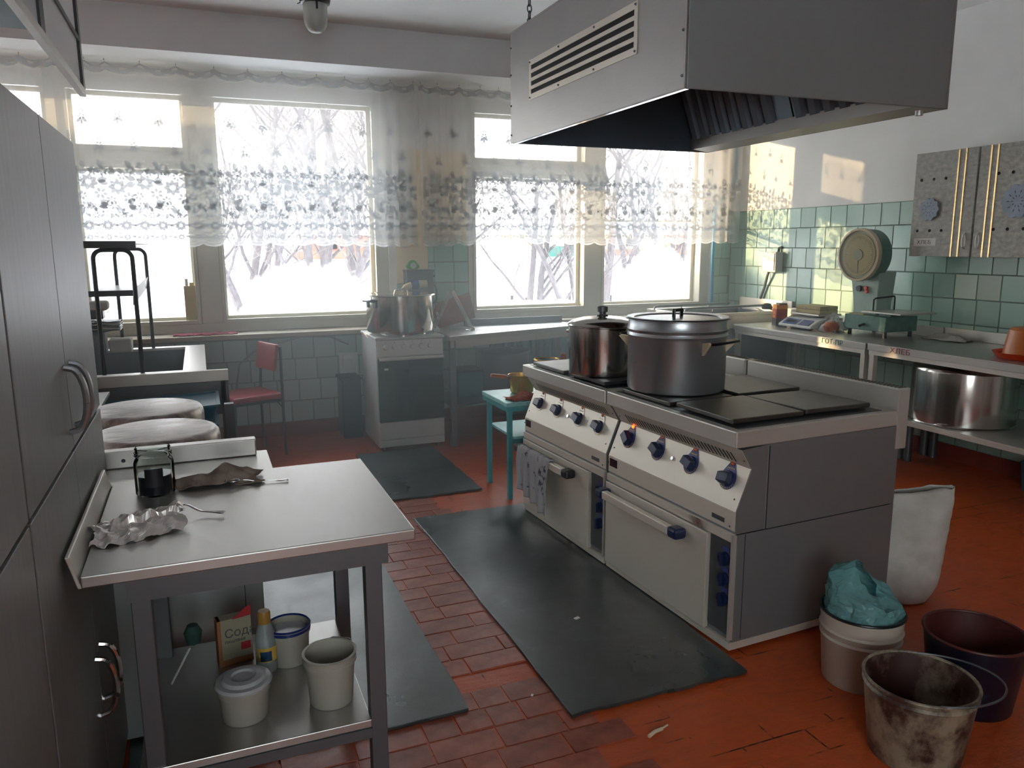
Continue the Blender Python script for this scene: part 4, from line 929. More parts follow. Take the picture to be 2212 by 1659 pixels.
# wall behind chair: socket, cable, bin
so = thing('wall_socket', 'white socket cover on the tiles above dark bin', 'socket', (1.09, YW-.008, 0)); MB().box(-.05, -.03, .52, .04, 0, .635).build('cover', 'white', so, bevel=.003); MB().box(-.075, -.008, .46, .075, 0, .65).build('backing_board', 'white', so)
MB().box(-.04, -.034, .60, .03, -.0305, .628).build('flap', 'white_p', so)
bn = thing('dark_bin', 'dark rectangular bin standing left of the white cooker', 'bin', (1.03, 6.15, 0)); MB().box(-.05, -.12, 0.001, .10, .12, .47).build('bin_body', 'black', bn, bevel=.008); MB().box(-.06, -.13, .4705, .105, .13, .49).build('bin_lid', 'dark', bn, bevel=.004)
tag(MB().tube([(.2, 6.325, .38), (.24, 6.325, .60), (.35, 6.325, .70), (.55, 6.325, .76), (.75, 6.325, .80), (.95, 6.33, .79), (1.1, 6.33, .72)], .008, 8).build('wall_cable', 'wire_w', None, True), 'grey cable curving along tiles under the left sill', 'cable')

# ------------------------------------------------------------------ red chair
c = thing('kitchen_chair', 'red vinyl chair with black metal legs under window', 'chair', (.27, 5.83, 0), R_(20))
q = MB(); q.box(-.18, -.17, .425, .19, .22, .465).build('seat', 'red_v', c, bevel=.014, seg=3)
bk = MB(); bk.grid(lambda u, v: (.165+.035*v, -.13+.30*u, .62+.19*v+.0*u), 10, 6).build('backrest', 'red_v', c, True, solid=.03, bevel=.006)
for (a, b) in (((.185, -.17, 0), (.19, -.16, .80)), ((.185, .20, 0), (.19, .17, .80))): MB().tube([a, (.182, a[1], .42), b], .010, 10).build('back_post', 'blacktube', c, True)
for y in (-.15, .19): MB().tube([(-.17, y, 0), (-.165, y, .42)], .010, 10).build('front_leg', 'blacktube', c)
MB().box(-.17, -.165, .405, .19, .21, .424).build('seat_frame', 'blacktube', c)
MB().tube([(.185, -.17, .35), (.14, -.165, .41)], .005, 6).build('brace', 'blacktube', c)

# ------------------------------------------------------------------ rubber mats
def rmat(x0, y0, x1, y1, label, seed):
    rg = random.Random(seed); m = MB(); n = 14
    def j(): return rg.uniform(-.006, .006)
    pts = [(x0+(x1-x0)*k/n, y0+j()) for k in range(n)]+[(x1+j(), y0+(y1-y0)*k/n) for k in range(n)]+[(x1-(x1-x0)*k/n, y1+j()) for k in range(n)]+[(x0+j(), y1-(y1-y0)*k/n) for k in range(n)]
    m.prism(pts, 'z', .0042, .0165); o = tag(m.build('rubber_mat', 'mat', None, bevel=.002), label, 'mat'); return o
rmat(1.02, 2.04, 1.72, 4.02, 'long dark rubber mat lying in front of both ranges', 1)
rmat(-.3, 2.20, .72, 3.85, 'dark rubber mat partly under the near steel table', 2)
rmat(.965, 4.38, 1.55, 5.48, 'short dark rubber mat before the white cooker', 3)
for (p, s, a) in (((1.33, 2.62, .017), .012, .3), ((.95, 2.2, .008), .006, 1)):
    o = tag(MB().box(-s, -s*.6, 0, s, s*.6, .002).build('paper_scrap', 'white_p'), 'white paper scrap lying on the long rubber mat' if s > .01 else 'tiny pale scrap on brick floor between the mats', 'scrap'); o.location = p; o.rotation_euler.z = a
o = tag(MB().tube([(0, 0, .006), (.03, .012, .008), (.06, .018, .006)], .006, 7).tube([(.05, .016, .006), (.085, .026, .008)], .003, 6).build('dropped_stub', 'bezel'), 'small pale stub dropped on the floor before the mat', 'scrap'); o.location = (1.20, 1.86, 0)

# ------------------------------------------------------------------ near steel table and its goods
T = thing('steel_work_table', 'steel work table with raised left edge in the foreground', 'table', (0, 0, 0))
MB().box(-.268, 1.69, .834, .43, 2.355, .86).build('table_top', 'steel_w', T, bevel=.003)
MB().hexa([(-.274, 1.69, .834), (-.266, 1.69, .834), (-.266, 2.36, .834), (-.274, 2.36, .834), (-.292, 1.69, .905), (-.284, 1.69, .905), (-.284, 2.36, .905), (-.292, 2.36, .905)]).build('left_upstand', 'steel', T, bevel=.002)
MB().box(-.19, 1.72, .775, .37, 1.735, .833).box(.355, 1.735, .775, .37, 2.33, .833).box(-.24, 2.315, .775, .355, 2.33, .833).build('apron', 'steel_d', T)
for (x, y) in ((.335, 1.745), (.335, 2.245), (-.165, 1.745), (-.165, 2.245)): MB().box(x-.02, y-.02, .0, x+.02, y+.02, .80).build('leg', 'steel_d', T, bevel=.002)
MB().box(-.20, 1.72, .355, .315, 2.275, .376).build('lower_shelf', 'steel_w', T, bevel=.002); MB().box(-.19, 1.715, .33, .315, 1.73, .3545).box(.300, 1.73, .33, .314, 2.26, .3545).build('shelf_rail', 'steel_d', T)
jr = thing('glass_jar', 'open glass jar half full with dark contents on table', 'jar', (-.150, 2.225, .8605))
MB().lathe([(.001, .0), (.044, 0), (.050, .006), (.050, .088), (.046, .098), (.043, .102), (.043, .125), (.045, .127), (.043, .130), (.040, .127), (.040, .103), (.046, .088), (.047, .008), (.001, .004)], 40).build('glass', 'glass', jr, True)
MB().tube([(.0455*cos(a), .0455*sin(a), .106+.014*a/(4*pi)) for a in [4*pi*k/48 for k in range(49)]], .0016, 6).build('screw_thread', 'glass', jr, True)
MB().lathe([(.001, .006), (.0455, .006), (.0465, .05), (.045, .055), (.001, .055)], 32).build('contents', 'jar_fill', jr, True)
MB().grid(lambda u, v: (.0512*cos(R_(-115)+R_(52)*u), .0512*sin(R_(-115)+R_(52)*u), .030+.050*v), 10, 2).build('label_patch', 'jar_label', jr, True)
o = rag('dish_rag', 'rag_brown', 'greyish brown rag lying behind the glass jar', (.005, 2.262, .8605), .23, .11, .050, 6, rz=R_(-4))
spoon('table_spoon', 'spoon lying beside the rag with handle to the right', (.025, 2.215, .8605), .17, R_(-6), lift=.010)
spoon('table_spoon', 'spoon resting upturned on foil near the table front', (-.115, 2.035, .8655), .15, R_(-30), flip=-1, lift=.016)
fo = MB()
def foil(u, v):
    return (-.272+.19*u+.012*sin(v*7), 1.845+.16*v+.03*u-.012*sin(u*5), .866+.016*sin(pi*min(1, v*1.2))+.014*(v > .5)*(u > .25)+.004*sin(u*30+v*12))
fo.grid(foil, 60, 36); crumple(fo, .007, 4, 45); crumple(fo, .006, 8, 18); crumple(fo, .003, 3, 110); fo.v = [(a, b, max(.8618, c_)) for a, b, c_ in fo.v]
tag(fo.build('foil_wrap', 'foil', None, False, solid=.001), 'crumpled silver foil wrap at front left of table', 'foil')
def tub(name, label, loc, rb, rt, h, mat, cat='tub'):
    t = thing(name, label, cat, loc)
    MB().lathe([(.001, 0), (rb, 0), (rb+.002, .004), (rt, h-.02), (rt+.004, h-.018), (rt+.004, h-.004), (rt+.006, h), (rt-.001, h), (rt-.003, h-.02), (rb-.002, .006), (.001, .003)], 44).build('body', mat, t, True, rec=True); return t
tw_ = tub('plastic_pail', 'open white plastic pail at right on lower shelf', (.238, 1.845, .3765), .052, .062, .133, 'tubw', 'pail')
MB().lathe([(.0625, .108), (.067, .110), (.067, .118), (.0635, .12)], 44).build('rim_band', 'tubw', tw_, True); MB().lathe([(.001, .06), (.055, .06)], 30).build('white_contents', 'white', tw_)
bar_handle(tw_, .062, .120, R_(60), .03, .02, .0018, 'tubw')
spoon('tea_spoon', 'spoon sticking up behind the open white pail', (.275, 1.93, .3765), .10, R_(60), lift=.012)
t2 = tub('lidded_tub', 'round tub with milky domed lid at shelf front', (.030, 1.857, .3765), .052, .058, .088, 'tubw')
MB().lathe([(.066, .086), (.068, .092), (.064, .098), (.052, .099), (.046, .106), (.030, .107), (.026, .102), (.001, .102)], 44).build('lid', 'lidw', t2, True, rec=True)
t3 = tub('blue_rimmed_tub', 'tub with navy blue rim and white contents behind pail', (.160, 2.085, .3765), .050, .056, .105, 'tubw')
MB().lathe([(.058, .092), (.061, .095), (.061, .106), (.058, .110), (.055, .108), (.055, .092)], 44).build('blue_rim', 'navy_rim', t3, True, rec=True); MB().lathe([(.001, .088), (.053, .088)], 30).build('white_contents', 'brine', t3)
bt = thing('plastic_bottle', 'clear bottle with ochre cap and blue label', 'bottle', (.097, 2.055, .3765))
MB().lathe([(.001, 0), (.026, 0), (.0285, .006), (.0285, .062), (.0275, .075), (.028, .09), (.024, .115), (.0155, .138), (.014, .140), (.014, .148)], 32).build('bottle_body', 'bottle', bt, True)
MB().lathe([(.0165, .138), (.017, .166), (.015, .172), (.001, .172)], 28).build('cap', 'gold_cap', bt, True)
MB().grid(lambda u, v: (.0292*cos(R_(-150)+R_(120)*u), .0292*sin(R_(-150)+R_(120)*u), .035+.04*v), 16, 1).build('label_band', 'yellow', bt, True); lb = MB().grid(lambda u, v: (.0298*cos(R_(-125)+R_(60)*u), .0298*sin(R_(-125)+R_(60)*u), .038+.028*v), 8, 1).build('label_panel', 'bprint', bt, True)
sb = thing('soda_box', 'cardboard soda box with torn red flap on shelf', 'box', (.018, 2.135, .3765), R_(10))
MB().box(-.045, -.018, 0, .045, .018, .135).build('carton', 'soda', sb, bevel=.001); MB().box(-.0455, -.0186, .0, .0455, .0186, .018).build('orange_band', 'orange_pr', sb); MB().box(-.0455, -.0186, .018, -.036, .0186, .135).build('side_stripe', 'orange_pr', sb)
MB().add([(-.005, -.0195, .133), (.045, -.0195, .135), (.045, -.0195, .165), (.03, -.0195, .160)], [(0, 1, 2, 3)]).build('torn_flap', 'red_v', sb, solid=.001)
text('brand_word', 'Сода', .034, 'ink', sb, (-.028, -.0190, .082), (R_(90), 0, 0)); text('small_word', 'пищевая', .013, 'ink', sb, (-.028, -.0190, .066), (R_(90), 0, 0)); MB().box(.014, -.0192, .038, .040, -.0187, .060).build('red_print', 'red_v', sb)
text('label_word', 'УКСУС', .010, 'white_p', bt, (-.0215, -.0235, .050), (R_(90), 0, R_(-5)))
gb = thing('green_brush', 'dim green bristled brush leaning beside the soda box', 'brush', (-.085, 2.12, .3765))
MB().tube([(-.06, -.05, .002), (-.01, 0, .07)], .003, 6).build('brush_handle', 'white', gb); MB().lathe([(.001, -.03), (.018, -.02), (.024, .01), (.014, .03), (.001, .032)], 14, 0, .01, .10).build('brush_head', 'brushg', gb, True)

# ------------------------------------------------------------------ tall grey cabinets on the left
def tall_cab(y0, y1, label, seed):
    t = thing('tall_cupboard', label, 'cupboard', (-.30, y0, 0)); d = y1-y0; m = d/2
    MB().box(-.52, 0, 0, -.019, d, 1.805).build('carcass', 'lam', t, bevel=.002)
    for (a, b, s) in ((.002, m-.002, 1), (m+.002, d-.002, -1)):
        dt = MB().box(-.018, a, 1.058, 0, b, 1.803).build('upper_door', 'lam', t, bevel=.0015)
        dl = MB().box(-.018, a, .06, 0, b, 1.048).build('lower_door', 'lam', t, bevel=.0015)
        y = (b-.03) if s > 0 else (a+.045)
        for (dd, zc, mt) in ((dt, 1.175, 'alu'), (dl, .46, 'chrome')):
            pts = [(.0, y, zc+.075)]+[(.012+.028*cos(w), y, zc+.072*sin(w)) for w in [R_(80)-R_(160)*k/12 for k in range(13)]]+[(.0, y, zc-.075)]
            MB().tube(pts, .0075, 8).build('handle', mt, dd, True)
    MB().box(-.5, .0, 0, -.03, d, .05).build('plinth', 'dark', t); return t
tall_cab(1.485, 2.53, 'tall grey cupboard with bowed handles beside near table', 1)
tall_cab(.42, 1.475, 'tall grey cupboard nearest the camera at left edge', 2)
hc = thing('hanging_cabinet', 'hanging cabinet with pale glazed front above the cupboards', 'cabinet', (0, 0, 0))
MB().box(-.64, .35, 2.0, -.318, 2.12, 2.72).build('carcass', 'teal_d', hc)
MB().box(-.312, .35, 2.02, -.306, 2.90, 2.72).build('glazed_front', 'panel_l', hc)
MB().box(-.316, .35, 1.995, -.298, 2.945, 2.018).build('bottom_rail', 'steel', hc); MB().box(-.316, 2.905, 2.018, -.298, 2.945, 2.72).build('end_stile', 'blacktube', hc)
MB().box(-.304, 2.17, 2.018, -.298, 2.23, 2.72).build('middle_stile', 'blacktube', hc); MB().box(-.3035, 2.235, 2.155, -.2985, 2.90, 2.17).build('glazing_rail', 'blacktube', hc)
for (y) in (.5, 2.05): MB().tube([(-.5, y, 2.72), (-.5, y, ZC)], .008, 8).build('hanger_rod', 'blacktube', hc)

# ------------------------------------------------------------------ low unit behind the near table, turned pots
lu = thing('serving_stove', 'low steel stove unit with raised rail behind near table', 'stove', (0, 0, 0))
MB().box(-.80, 2.42, .03, .118, 2.60, .82).build('body', 'hood_side', lu, bevel=.003); MB().box(-.82, 2.375, .825, .168, 2.62, .85).build('top_sheet', 'steel_w', lu, bevel=.003)
MB().box(-.82, 2.555, .8505, .132, 2.60, .905).build('raised_rail', 'steel_w', lu, bevel=.004)
MB().box(.062, 2.4185, .05, .064, 2.4198, .81).build('panel_joint', 'dark', lu); rivet(lu, (-.255, 2.5545, .875), .006, (0, -1, 0))
for x in (-.7, .08): MB().box(x-.02, 2.45, 0, x+.02, 2.49, .03).build('foot', 'black', lu)
sn = thing('pot_stand', 'dark low stand under the two upturned pots', 'stand', (0, 0, 0))
MB().box(-.62, 2.64, .50, .06, 3.48, .53).build('stand_top', 'steel_d', sn)
for (x, y) in ((-.58, 2.68), (.02, 2.68), (-.58, 3.44), (.02, 3.44)): MB().box(x-.02, y-.02, 0, x+.02, y+.02, .4995).build('leg', 'steel_d', sn)
def upturned(name, label, loc, r, h, mat='alu'):
    t = thing(name, label, 'pot', loc); MB().lathe([(r-.004, 0), (r+.006, .002), (r, .01), (r, h-.032), (r-.004, h-.014), (r-.013, h-.004), (r-.028, h), (.001, h+.001)], 64).build('body', mat, t, True); return t
def worn_bottom():
    t = NT('scraped_pot_bottom'); t.set(metal=1); n = t.noise(7, (1, 3, 1), 6, .7)
    t.l(t.ramp(n, [(.35, '#6f6a68'), (.62, '#c8c4c0')]), t.b.inputs['Base Color']); t.l(t.ramp(n, [(.3, g3(.28)), (.7, g3(.6))]), t.b.inputs['Roughness']); t.bump(n, .05, .002); return t.m
MT['worn'] = worn_bottom()
upturned('upturned_pot', 'nearer of two upturned pots with scraped round bottoms', (-.175, 2.845, .5305), .205, .37, 'worn')
upturned('upturned_pot', 'farther of two upturned pots by the blue tray rack', (-.235, 3.272, .5305), .215, .37, 'worn')

# ------------------------------------------------------------------ tray rack and sink by the left window
tr_ = thing('tray_rack', 'steel rack with splash edge holding blue plastic trays', 'rack', (0, 0, 0))
MB().box(-.62, 4.40, .80, .108, 4.44, .86).build('back_rail', 'steel', tr_, bevel=.002); MB().box(-.62, 4.39, .62, .09, 4.3985, .80).build('back_sheet', 'steel_d', tr_)
MB().hexa([(-.56, 3.95, .80), (-.53, 3.95, .80), (-.53, 4.39, .80), (-.56, 4.39, .80), (-.575, 3.95, .86), (-.545, 3.95, .86), (-.53, 4.39, .86), (-.56, 4.39, .86)]).build('side_rail', 'steel', tr_)
MB().box(-.50, 3.72, .80, -.45, 4.2, .815).build('front_ledge', 'steel_w', tr_)
for (x, y) in ((.085, 4.41), (-.58, 4.41), (.085, 3.75), (-.58, 3.75)): MB().box(x-.02, y-.02, 0, x+.02, y+.02, .7995).build('leg', 'steel_d', tr_)
MB().box(-.56, 3.75, .34, .063, 4.38, .36).build('lower_shelf', 'steel_d', tr_)
zz = .3605
for k in range(5):
    w = .245+.010*k; t = thing('plastic_tray', 'blue plastic tray number %s up in the stack on tray rack' % ('first', 'second', 'third', 'fourth', 'fifth')[k] if False else ('lowest blue plastic tray in the tray rack stack', 'second lowest blue plastic tray in rack stack', 'middle blue plastic tray in the rack stack', 'second highest blue plastic tray in rack stack', 'topmost slightly tilted blue tray in the rack')[k], 'tray', (-.26+.005*k, 4.12, zz), 0, 'blue trays in the rack')
    q = MB(); h = .068
    q.hexa([(-w+.03, -.16, 0), (w-.03, -.16, 0), (w-.03, .16, 0), (-w+.03, .16, 0), (-w, -.19, h), (w, -.19, h), (w, .19, h), (-w, .19, h)]).build('tray_body', 'teal_pl', t, bevel=.01, seg=3)
    q = MB().box(-w-.008, -.198, h, w+.008, -.18, h+.008).box(-w-.008, .18, h, w+.008, .198, h+.008).box(-w-.008, -.18, h, -w+.008, .18, h+.008).box(w-.008, -.18, h, w+.008, .18, h+.008); q.build('tray_rim', 'teal_pl', t)
    if k == 4: t.rotation_euler = (0, R_(-2), 0); t.location.z += .012
    zz += .0765
sk = thing('sink_unit', 'deep steel sink under the left window', 'sink', (0, 0, 0))
sx0, sx1, sy0, sy1 = -.95, .0, 4.50, 5.69
MB().box(sx0, sy0, .835, -.82, sy1, .85).box(-.82, sy0, .835, -.12, 4.545, .85).box(-.82, 5.61, .835, -.12, sy1, .85).box(-.12, sy0, .835, sx1, sy1, .85).build('rim_sheet', 'steel_w', sk)
MB().box(-.82, 4.545, .45, -.12, 5.61, .46).box(-.83, 4.545, .46, -.82, 5.61, .834).box(-.12, 4.545, .46, -.11, 5.61, .834).box(-.82, 4.535, .46, -.12, 4.545, .834).box(-.82, 5.61, .46, -.12, 5.62, .834).build('basin', 'steel_d', sk)
MB().box(sx0, sy0, .62, sx1, sy0+.012, .834).box(sx1-.012, sy0+.012, .62, sx1, sy1, .834).build('apron', 'steel_d', sk)
for (x, y) in ((-.03, 4.53), (-.92, 4.53), (-.03, 5.65), (-.92, 5.65)): MB().box(x-.02, y-.02, 0, x+.02, y+.02, .62).build('leg', 'steel_d', sk)
rk = thing('tube_shelf', 'two-tier shelf of bent dark tubes over the sink', 'shelf', (0, 0, 0))
for (y, s) in ((4.525, 1), (5.65, 1)):
    xr, xl, r = -.318, -.50, .045; zt = 1.50
    pts = [(xl, y, .851), (xl, y, zt-r)]+[(xl+r-r*cos(a), y, zt-r+r*sin(a)) for a in [pi/2*k/6 for k in range(1, 7)]]+[(xr-r+r*sin(a), y, zt-r+r*cos(a)) for a in [pi/2*k/6 for k in range(0, 7)]]+[(xr, y, .851)]
    MB().tube(pts, .0115, 10).build('tube_frame', 'blacktube', rk, True)
MB().box(-.56, 4.50, 1.51, -.296, 4.56, 1.546).build('top_board', 'blacktube', rk); MB().box(-.56, 4.56, 1.525, -.30, 5.68, 1.535).build('top_tier', 'white', rk)
MB().box(-.56, 4.515, 1.262, -.33, 4.545, 1.292).build('tier_edge', 'blacktube', rk); MB().box(-.56, 4.546, 1.262, -.335, 5.66, 1.270).build('middle_tier', 'white', rk)
MB().hexa([(-.333, 4.50, 1.215), (-.328, 4.50, 1.215), (-.328, 5.64, 1.245), (-.333, 5.64, 1.245), (-.328, 4.50, 1.292), (-.323, 4.50, 1.292), (-.313, 5.64, 1.32), (-.318, 5.64, 1.32)]).build('side_upstand', 'white', rk)
# stack of papers and boxes at far sink corner
bx = thing('dark_case', 'dark box on the sink edge under piled papers', 'box', (-.62, 5.45, .851)); MB().box(-.1, -.06, 0, .045, .1, .145).build('case_body', 'steel_d', bx, bevel=.004)
for k in range(5):
    o = tag(crumple(MB().grid(lambda u, v, k=k: (-.12+.24*u, -.08+.2*v, .012*k+.004*sin(u*9+k)), 14, 8), .006, k+3, 14).build('paper_sheet', 'white_p' if k % 2 else 'steel_d', None, True, solid=.004),
        ('lowest sheet of the bundle on dark box', 'second sheet of bundle on the dark box', 'middle sheet of bundle over the dark box', 'fourth sheet of the bundle over dark box', 'top sheet of the bundle over dark box')[k], 'paper', 'sheets piled on the dark box'); o.location = (-.60, 5.44, 1.003+.002*k)
pr = thing('paper_roll', 'white paper roll in dark holder on the bundle', 'roll', (-.60, 5.44, 1.075)); MB().box(-.1, -.06, 0, .03, .05, .05).build('holder', 'blacktube', pr, bevel=.003); MB().box(-.1, -.05, .0505, .06, .07, .11).build('paper', 'white_p', pr, bevel=.02, seg=4)
wb_ = tag(crumple(MB().box(-.06, -.05, 0, .07, .05, .09), .01, 3).build('wrapped_bundle', 'sack', None, bevel=.012), 'crumpled pale bundle right of the dark box', 'bundle'); wb_.location = (-.495, 5.44, .856)

# ------------------------------------------------------------------ right-hand tables
def rtable(name, label, y0, y1, x0, x1, zt, shelf=True, legs=True, inset=.0):
    t = thing(name, label, 'table', (0, 0, 0))
    MB().box(x0, y0, zt-.006, x1, y1, zt).box(x0, y0, zt-.045, x0+.004, y1, zt-.006).box(x0, y0, zt-.045, x1, y0+.004, zt-.006).build('table_top', 'steel_w', t, bevel=.0015)
    MB().box(x1-.012, y0, zt+.0005, x1, y1, zt+.075).build('back_upstand', 'steel', t, bevel=.002)
    MB().box(x0+.006, y0+.01, zt-.075, x0+.02, y1-.01, zt-.0455).build('apron', 'steel', t)
    for y in (y0+.03, y1-.03):
        for x in (x0+.03, x1-.06): MB().box(x-.018, y-.018, .40, x+.018, y+.018, zt-.0065).build('upper_post', 'steel', t)
        for x in (x0+.42, x1-.06): MB().tube([(x, y, .0), (x, y, .37)], .028, 14).build('leg', 'steel_d', t, True)
    MB().box(x0, y0, .392, x1-.02, y1, .40).box(x0, y0, .365, x0+.012, y1, .392).build('lower_shelf', 'steel', t, bevel=.001); return t
ta = rtable('side_counter', 'steel counter holding both scales along right wall', 3.90, 5.30, 4.13, 4.855, .852)
tb_ = rtable('side_counter', 'steel counter with upturned pot on its lower shelf', 2.45, 3.885, 4.13, 4.855, .855)
text('red_marking', 'ХЛЕБ', .046, 'ink_red', tb_, (4.1285, 3.70, .815), (R_(90), 0, R_(-90)), sx=1.3)
text('green_marking', 'ГОТ-ПР', .046, 'ink_green', ta, (4.1285, 4.30, .812), (R_(90), 0, R_(-90)), sx=1.2)
upturned('upturned_pot', 'polished steel pot upside down on the counter shelf', (4.45, 3.40, .4005), .30, .36, 'pot')
bk2 = thing('pot_handle_ring', 'chrome wire handle hanging below the upturned pot rim', 'handle', (4.16, 3.30, .401)); bar_handle(bk2, .0, .006, R_(180), .04, .02, .004, 'chrome')
# corner sink unit
su = thing('corner_sink', 'steel sink unit in the corner under right window', 'sink', (0, 0, 0))
MB().box(3.80, 5.42, .905, 4.84, 5.47, .93).box(3.80, 6.08, .905, 4.84, 6.14, .93).box(3.80, 5.47, .905, 3.85, 6.08, .93).box(4.78, 5.47, .905, 4.84, 6.08, .93).build('rim', 'steel', su, bevel=.002)
MB().box(3.80, 5.42, .80, 4.84, 5.43, .904).box(3.80, 5.431, .80, 3.81, 6.14, .904).build('apron', 'steel', su); MB().box(3.85, 5.47, .60, 4.78, 6.08, .61).box(3.85, 5.47, .61, 3.86, 6.08, .904).box(4.77, 5.47, .61, 4.78, 6.08, .904).box(3.86, 5.47, .61, 4.77, 5.48, .904).box(3.86, 6.07, .61, 4.77, 6.08, .904).build('basin', 'steel_d', su)
MB().box(4.84, 5.42, .80, 4.855, 6.14, 1.01).build('side_upstand', 'steel_v', su, bevel=.002)
for (x, y) in ((3.84, 5.46), (4.80, 5.46), (3.84, 6.10), (4.80, 6.10)): MB().box(x-.02, y-.02, 0, x+.02, y+.02, .5995).build('leg', 'steel_d', su)
MB().box(3.81, 5.431, .28, 3.83, 6.12, .80).build('side_sheet', 'steel_d', su); MB().box(3.83, 5.432, .28, 4.82, 5.44, .80).build('front_sheet', 'steel_d', su)
tl_ = thing('dish_rails', 'pair of bent grey rails lying across the corner sink', 'rack', (0, 0, 0))
for (y, xa, xb) in ((5.62, 3.80, 4.72), (5.98, 3.72, 4.60)):
    MB().tube([(xa+.06, y, .931), (xa+.065, y, .955), (xa+.10, y, .965), (xb, y, .968)], .009, 8).build('rail', 'steel_d', tl_, True)
    for x in (xa+.35, xa+.65): MB().tube([(x, y, .931), (x, y, .966)], .007, 8).build('rail_post', 'steel_d', tl_)
MB().lathe([(.001, 0), (.045, 0), (.05, .02), (.03, .05), (.001, .055)], 24, 4.74, 5.62, .932).build('rail_end_knob', 'black', tl_, True)
tin = thing('red_tin_box', 'red and black carton standing at end of counter', 'box', (4.40, 5.06, .8525), R_(-22))
MB().box(-.045, -.05, 0, .045, .05, .06).build('lower_print', 'tin_dark', tin); MB().box(-.045, -.05, .0605, .045, .05, .135).build('middle_print', 'tin_red', tin); MB().box(-.045, -.05, .1355, .045, .05, .17).build('upper_print', 'tin_y', tin); MB().box(-.02, -.04, .1705, .044, .045, .182).build('open_flap', 'tin_dark', tin)
MB().tube([(-.0455, 0, .105), (-.047, 0, .105)], .013, 16).build('emblem', 'tin_y', tin); MB().box(-.0465, -.02, .065, -.0455, .02, .085).build('print_block', 'tin_y', tin)
wp = thing('paper_packet', 'pale paper packet between the carton and white scale', 'packet', (4.55, 5.04, .8525)); crumple(MB().box(-.04, -.07, 0, .04, .07, .13), .008, 5).build('packet_body', 'white_p', wp, bevel=.006)
es = thing('electronic_scale', 'white electronic scale with blue display on the counter', 'scale', (4.50, 4.80, .853))
MB().prism([(-.19, 0.012), (.13, 0.012), (.13, .09), (-.06, .09), (-.11, .075), (-.19, .03)], 'y', -.19, .17).build('scale_body', 'white', es, bevel=.006)
def slant(u, v): # on front slope
    return (-.187+.075*v, .15-.32*u, .034+.044*v)
for (u0, u1, mt, nm) in ((.05, .52, 'blue_pl', 'display_panel'), (.60, .95, 'navy2', 'key_panel')):
    MB().add([(-.189+.07*v, .15-.32*u, .0345+.041*v) for (u, v) in ((u0, .05), (u1, .05), (u1, .95), (u0, .95))], [(0, 1, 2, 3)]).build(nm, mt, es, solid=.001)
MB().add([(-.190+.07*v, .15-.32*u, .0355+.041*v) for (u, v) in ((.14, .3), (.44, .3), (.44, .75), (.14, .75))], [(0, 1, 2, 3)]).build('lcd_window', 'display', es)
MB().box(-.09, -.16, .105, .14, .15, .118).build('pan', 'steel', es, bevel=.003); MB().box(-.02, -.05, .0905, .08, .05, .1045).build('pan_support', 'white', es)
for (x, y) in ((-.15, -.15), (-.15, .13), (.1, -.15), (.1, .13)): MB().tube([(x, y, 0), (x, y, .013)], .012, 10).build('foot', 'black', es)
for k, (a, b) in enumerate(((.0, .03), (.031, .06))):
    o = tag(MB().box(-.08, -.14, a, .1, .12, b-.001).build('ledger_book', 'book', None, bevel=.003), ('lower yellowed ledger lying on the white scale', 'upper yellowed ledger lying on the white scale')[k], 'book', 'ledgers on the electronic scale'); o.location = (4.52, 4.80, .972)
bg = rag('plastic_bag', 'bag_w', 'clear crumpled plastic bag behind the green scale', (4.48, 4.55, .853), .22, .20, .15, 9, 'bag')
bd = tag(crumple(MB().lathe([(.001, 0), (.05, .005), (.06, .04), (.04, .07), (.001, .08)], 20), .006, 2).build('bread_roll', 'wood', None, True), 'brown bread roll inside the clear plastic bag', 'bread'); bd.location = (4.42, 4.51, .855)
# big dial scale
ds = thing('dial_scale', 'old green shop scale with round cream dial', 'scale', (0, 0, .852))
MB().box(4.44, 4.03, .042, 4.74, 4.41, .15).build('base_box', 'scale_g', ds, bevel=.006)
for (x, y) in ((4.47, 4.06), (4.47, 4.38), (4.71, 4.06), (4.71, 4.38)): MB().tube([(x, y, 0), (x, y, .042)], .014, 10).build('foot', 'black', ds)
MB().tube([(4.441, 4.22, .085), (4.425, 4.22, .085), (4.41, 4.24, .07)], .010, 10).build('level_knob', 'black', ds, True)
MB().box(4.38, 3.86, .178, 4.72, 4.20, .188).build('weighing_plate', 'steel', ds, bevel=.002); MB().box(4.50, 4.05, .1505, 4.62, 4.15, .1775).build('plate_support', 'scale_g', ds)
MB().tube([(4.45, 4.16, .188), (4.45, 4.16, .265), (4.46, 4.155, .275), (4.64, 4.155, .285), (4.65, 4.16, .275), (4.65, 4.16, .188)], .006, 8).build('guard_wire', 'black', ds, True)
MB().box(4.455, 4.25, .1505, 4.50, 4.38, .158).build('cardboard_scrap', 'book', ds)
co = MB(); co.hexa([(4.52, 4.20, .1505), (4.66, 4.20, .1505), (4.66, 4.40, .1505), (4.52, 4.40, .1505), (4.50, 4.17, .46), (4.66, 4.17, .46), (4.66, 4.44, .46), (4.50, 4.44, .46)]).build('column', 'scale_lite', ds, bevel=.006)
dc = (4.54, 4.30, .58)
def xcyl(mb, x0, x1, r0, r1=None, n=48):
    mb.tube([(x0, dc[1], dc[2]), (x1, dc[1], dc[2])], r0, n, r2=r1 if r1 else r0); return mb
xcyl(MB(), 4.44, 4.545, .185, .18).build('dial_drum', 'scale_g', ds, True); xcyl(MB(), 4.425, 4.4395, .19).build('dial_back', 'bezel', ds, True)
q = MB(); ring = []
for rr_, xx in ((.19, 4.4245), (.187, 4.41), (.172, 4.408), (.168, 4.4245)): ring.append((rr_, xx))
n = 56
for k in range(n):
    for rr_, xx in ring: q.v.append((xx, dc[1]+rr_*cos(2*pi*k/n), dc[2]+rr_*sin(2*pi*k/n)))
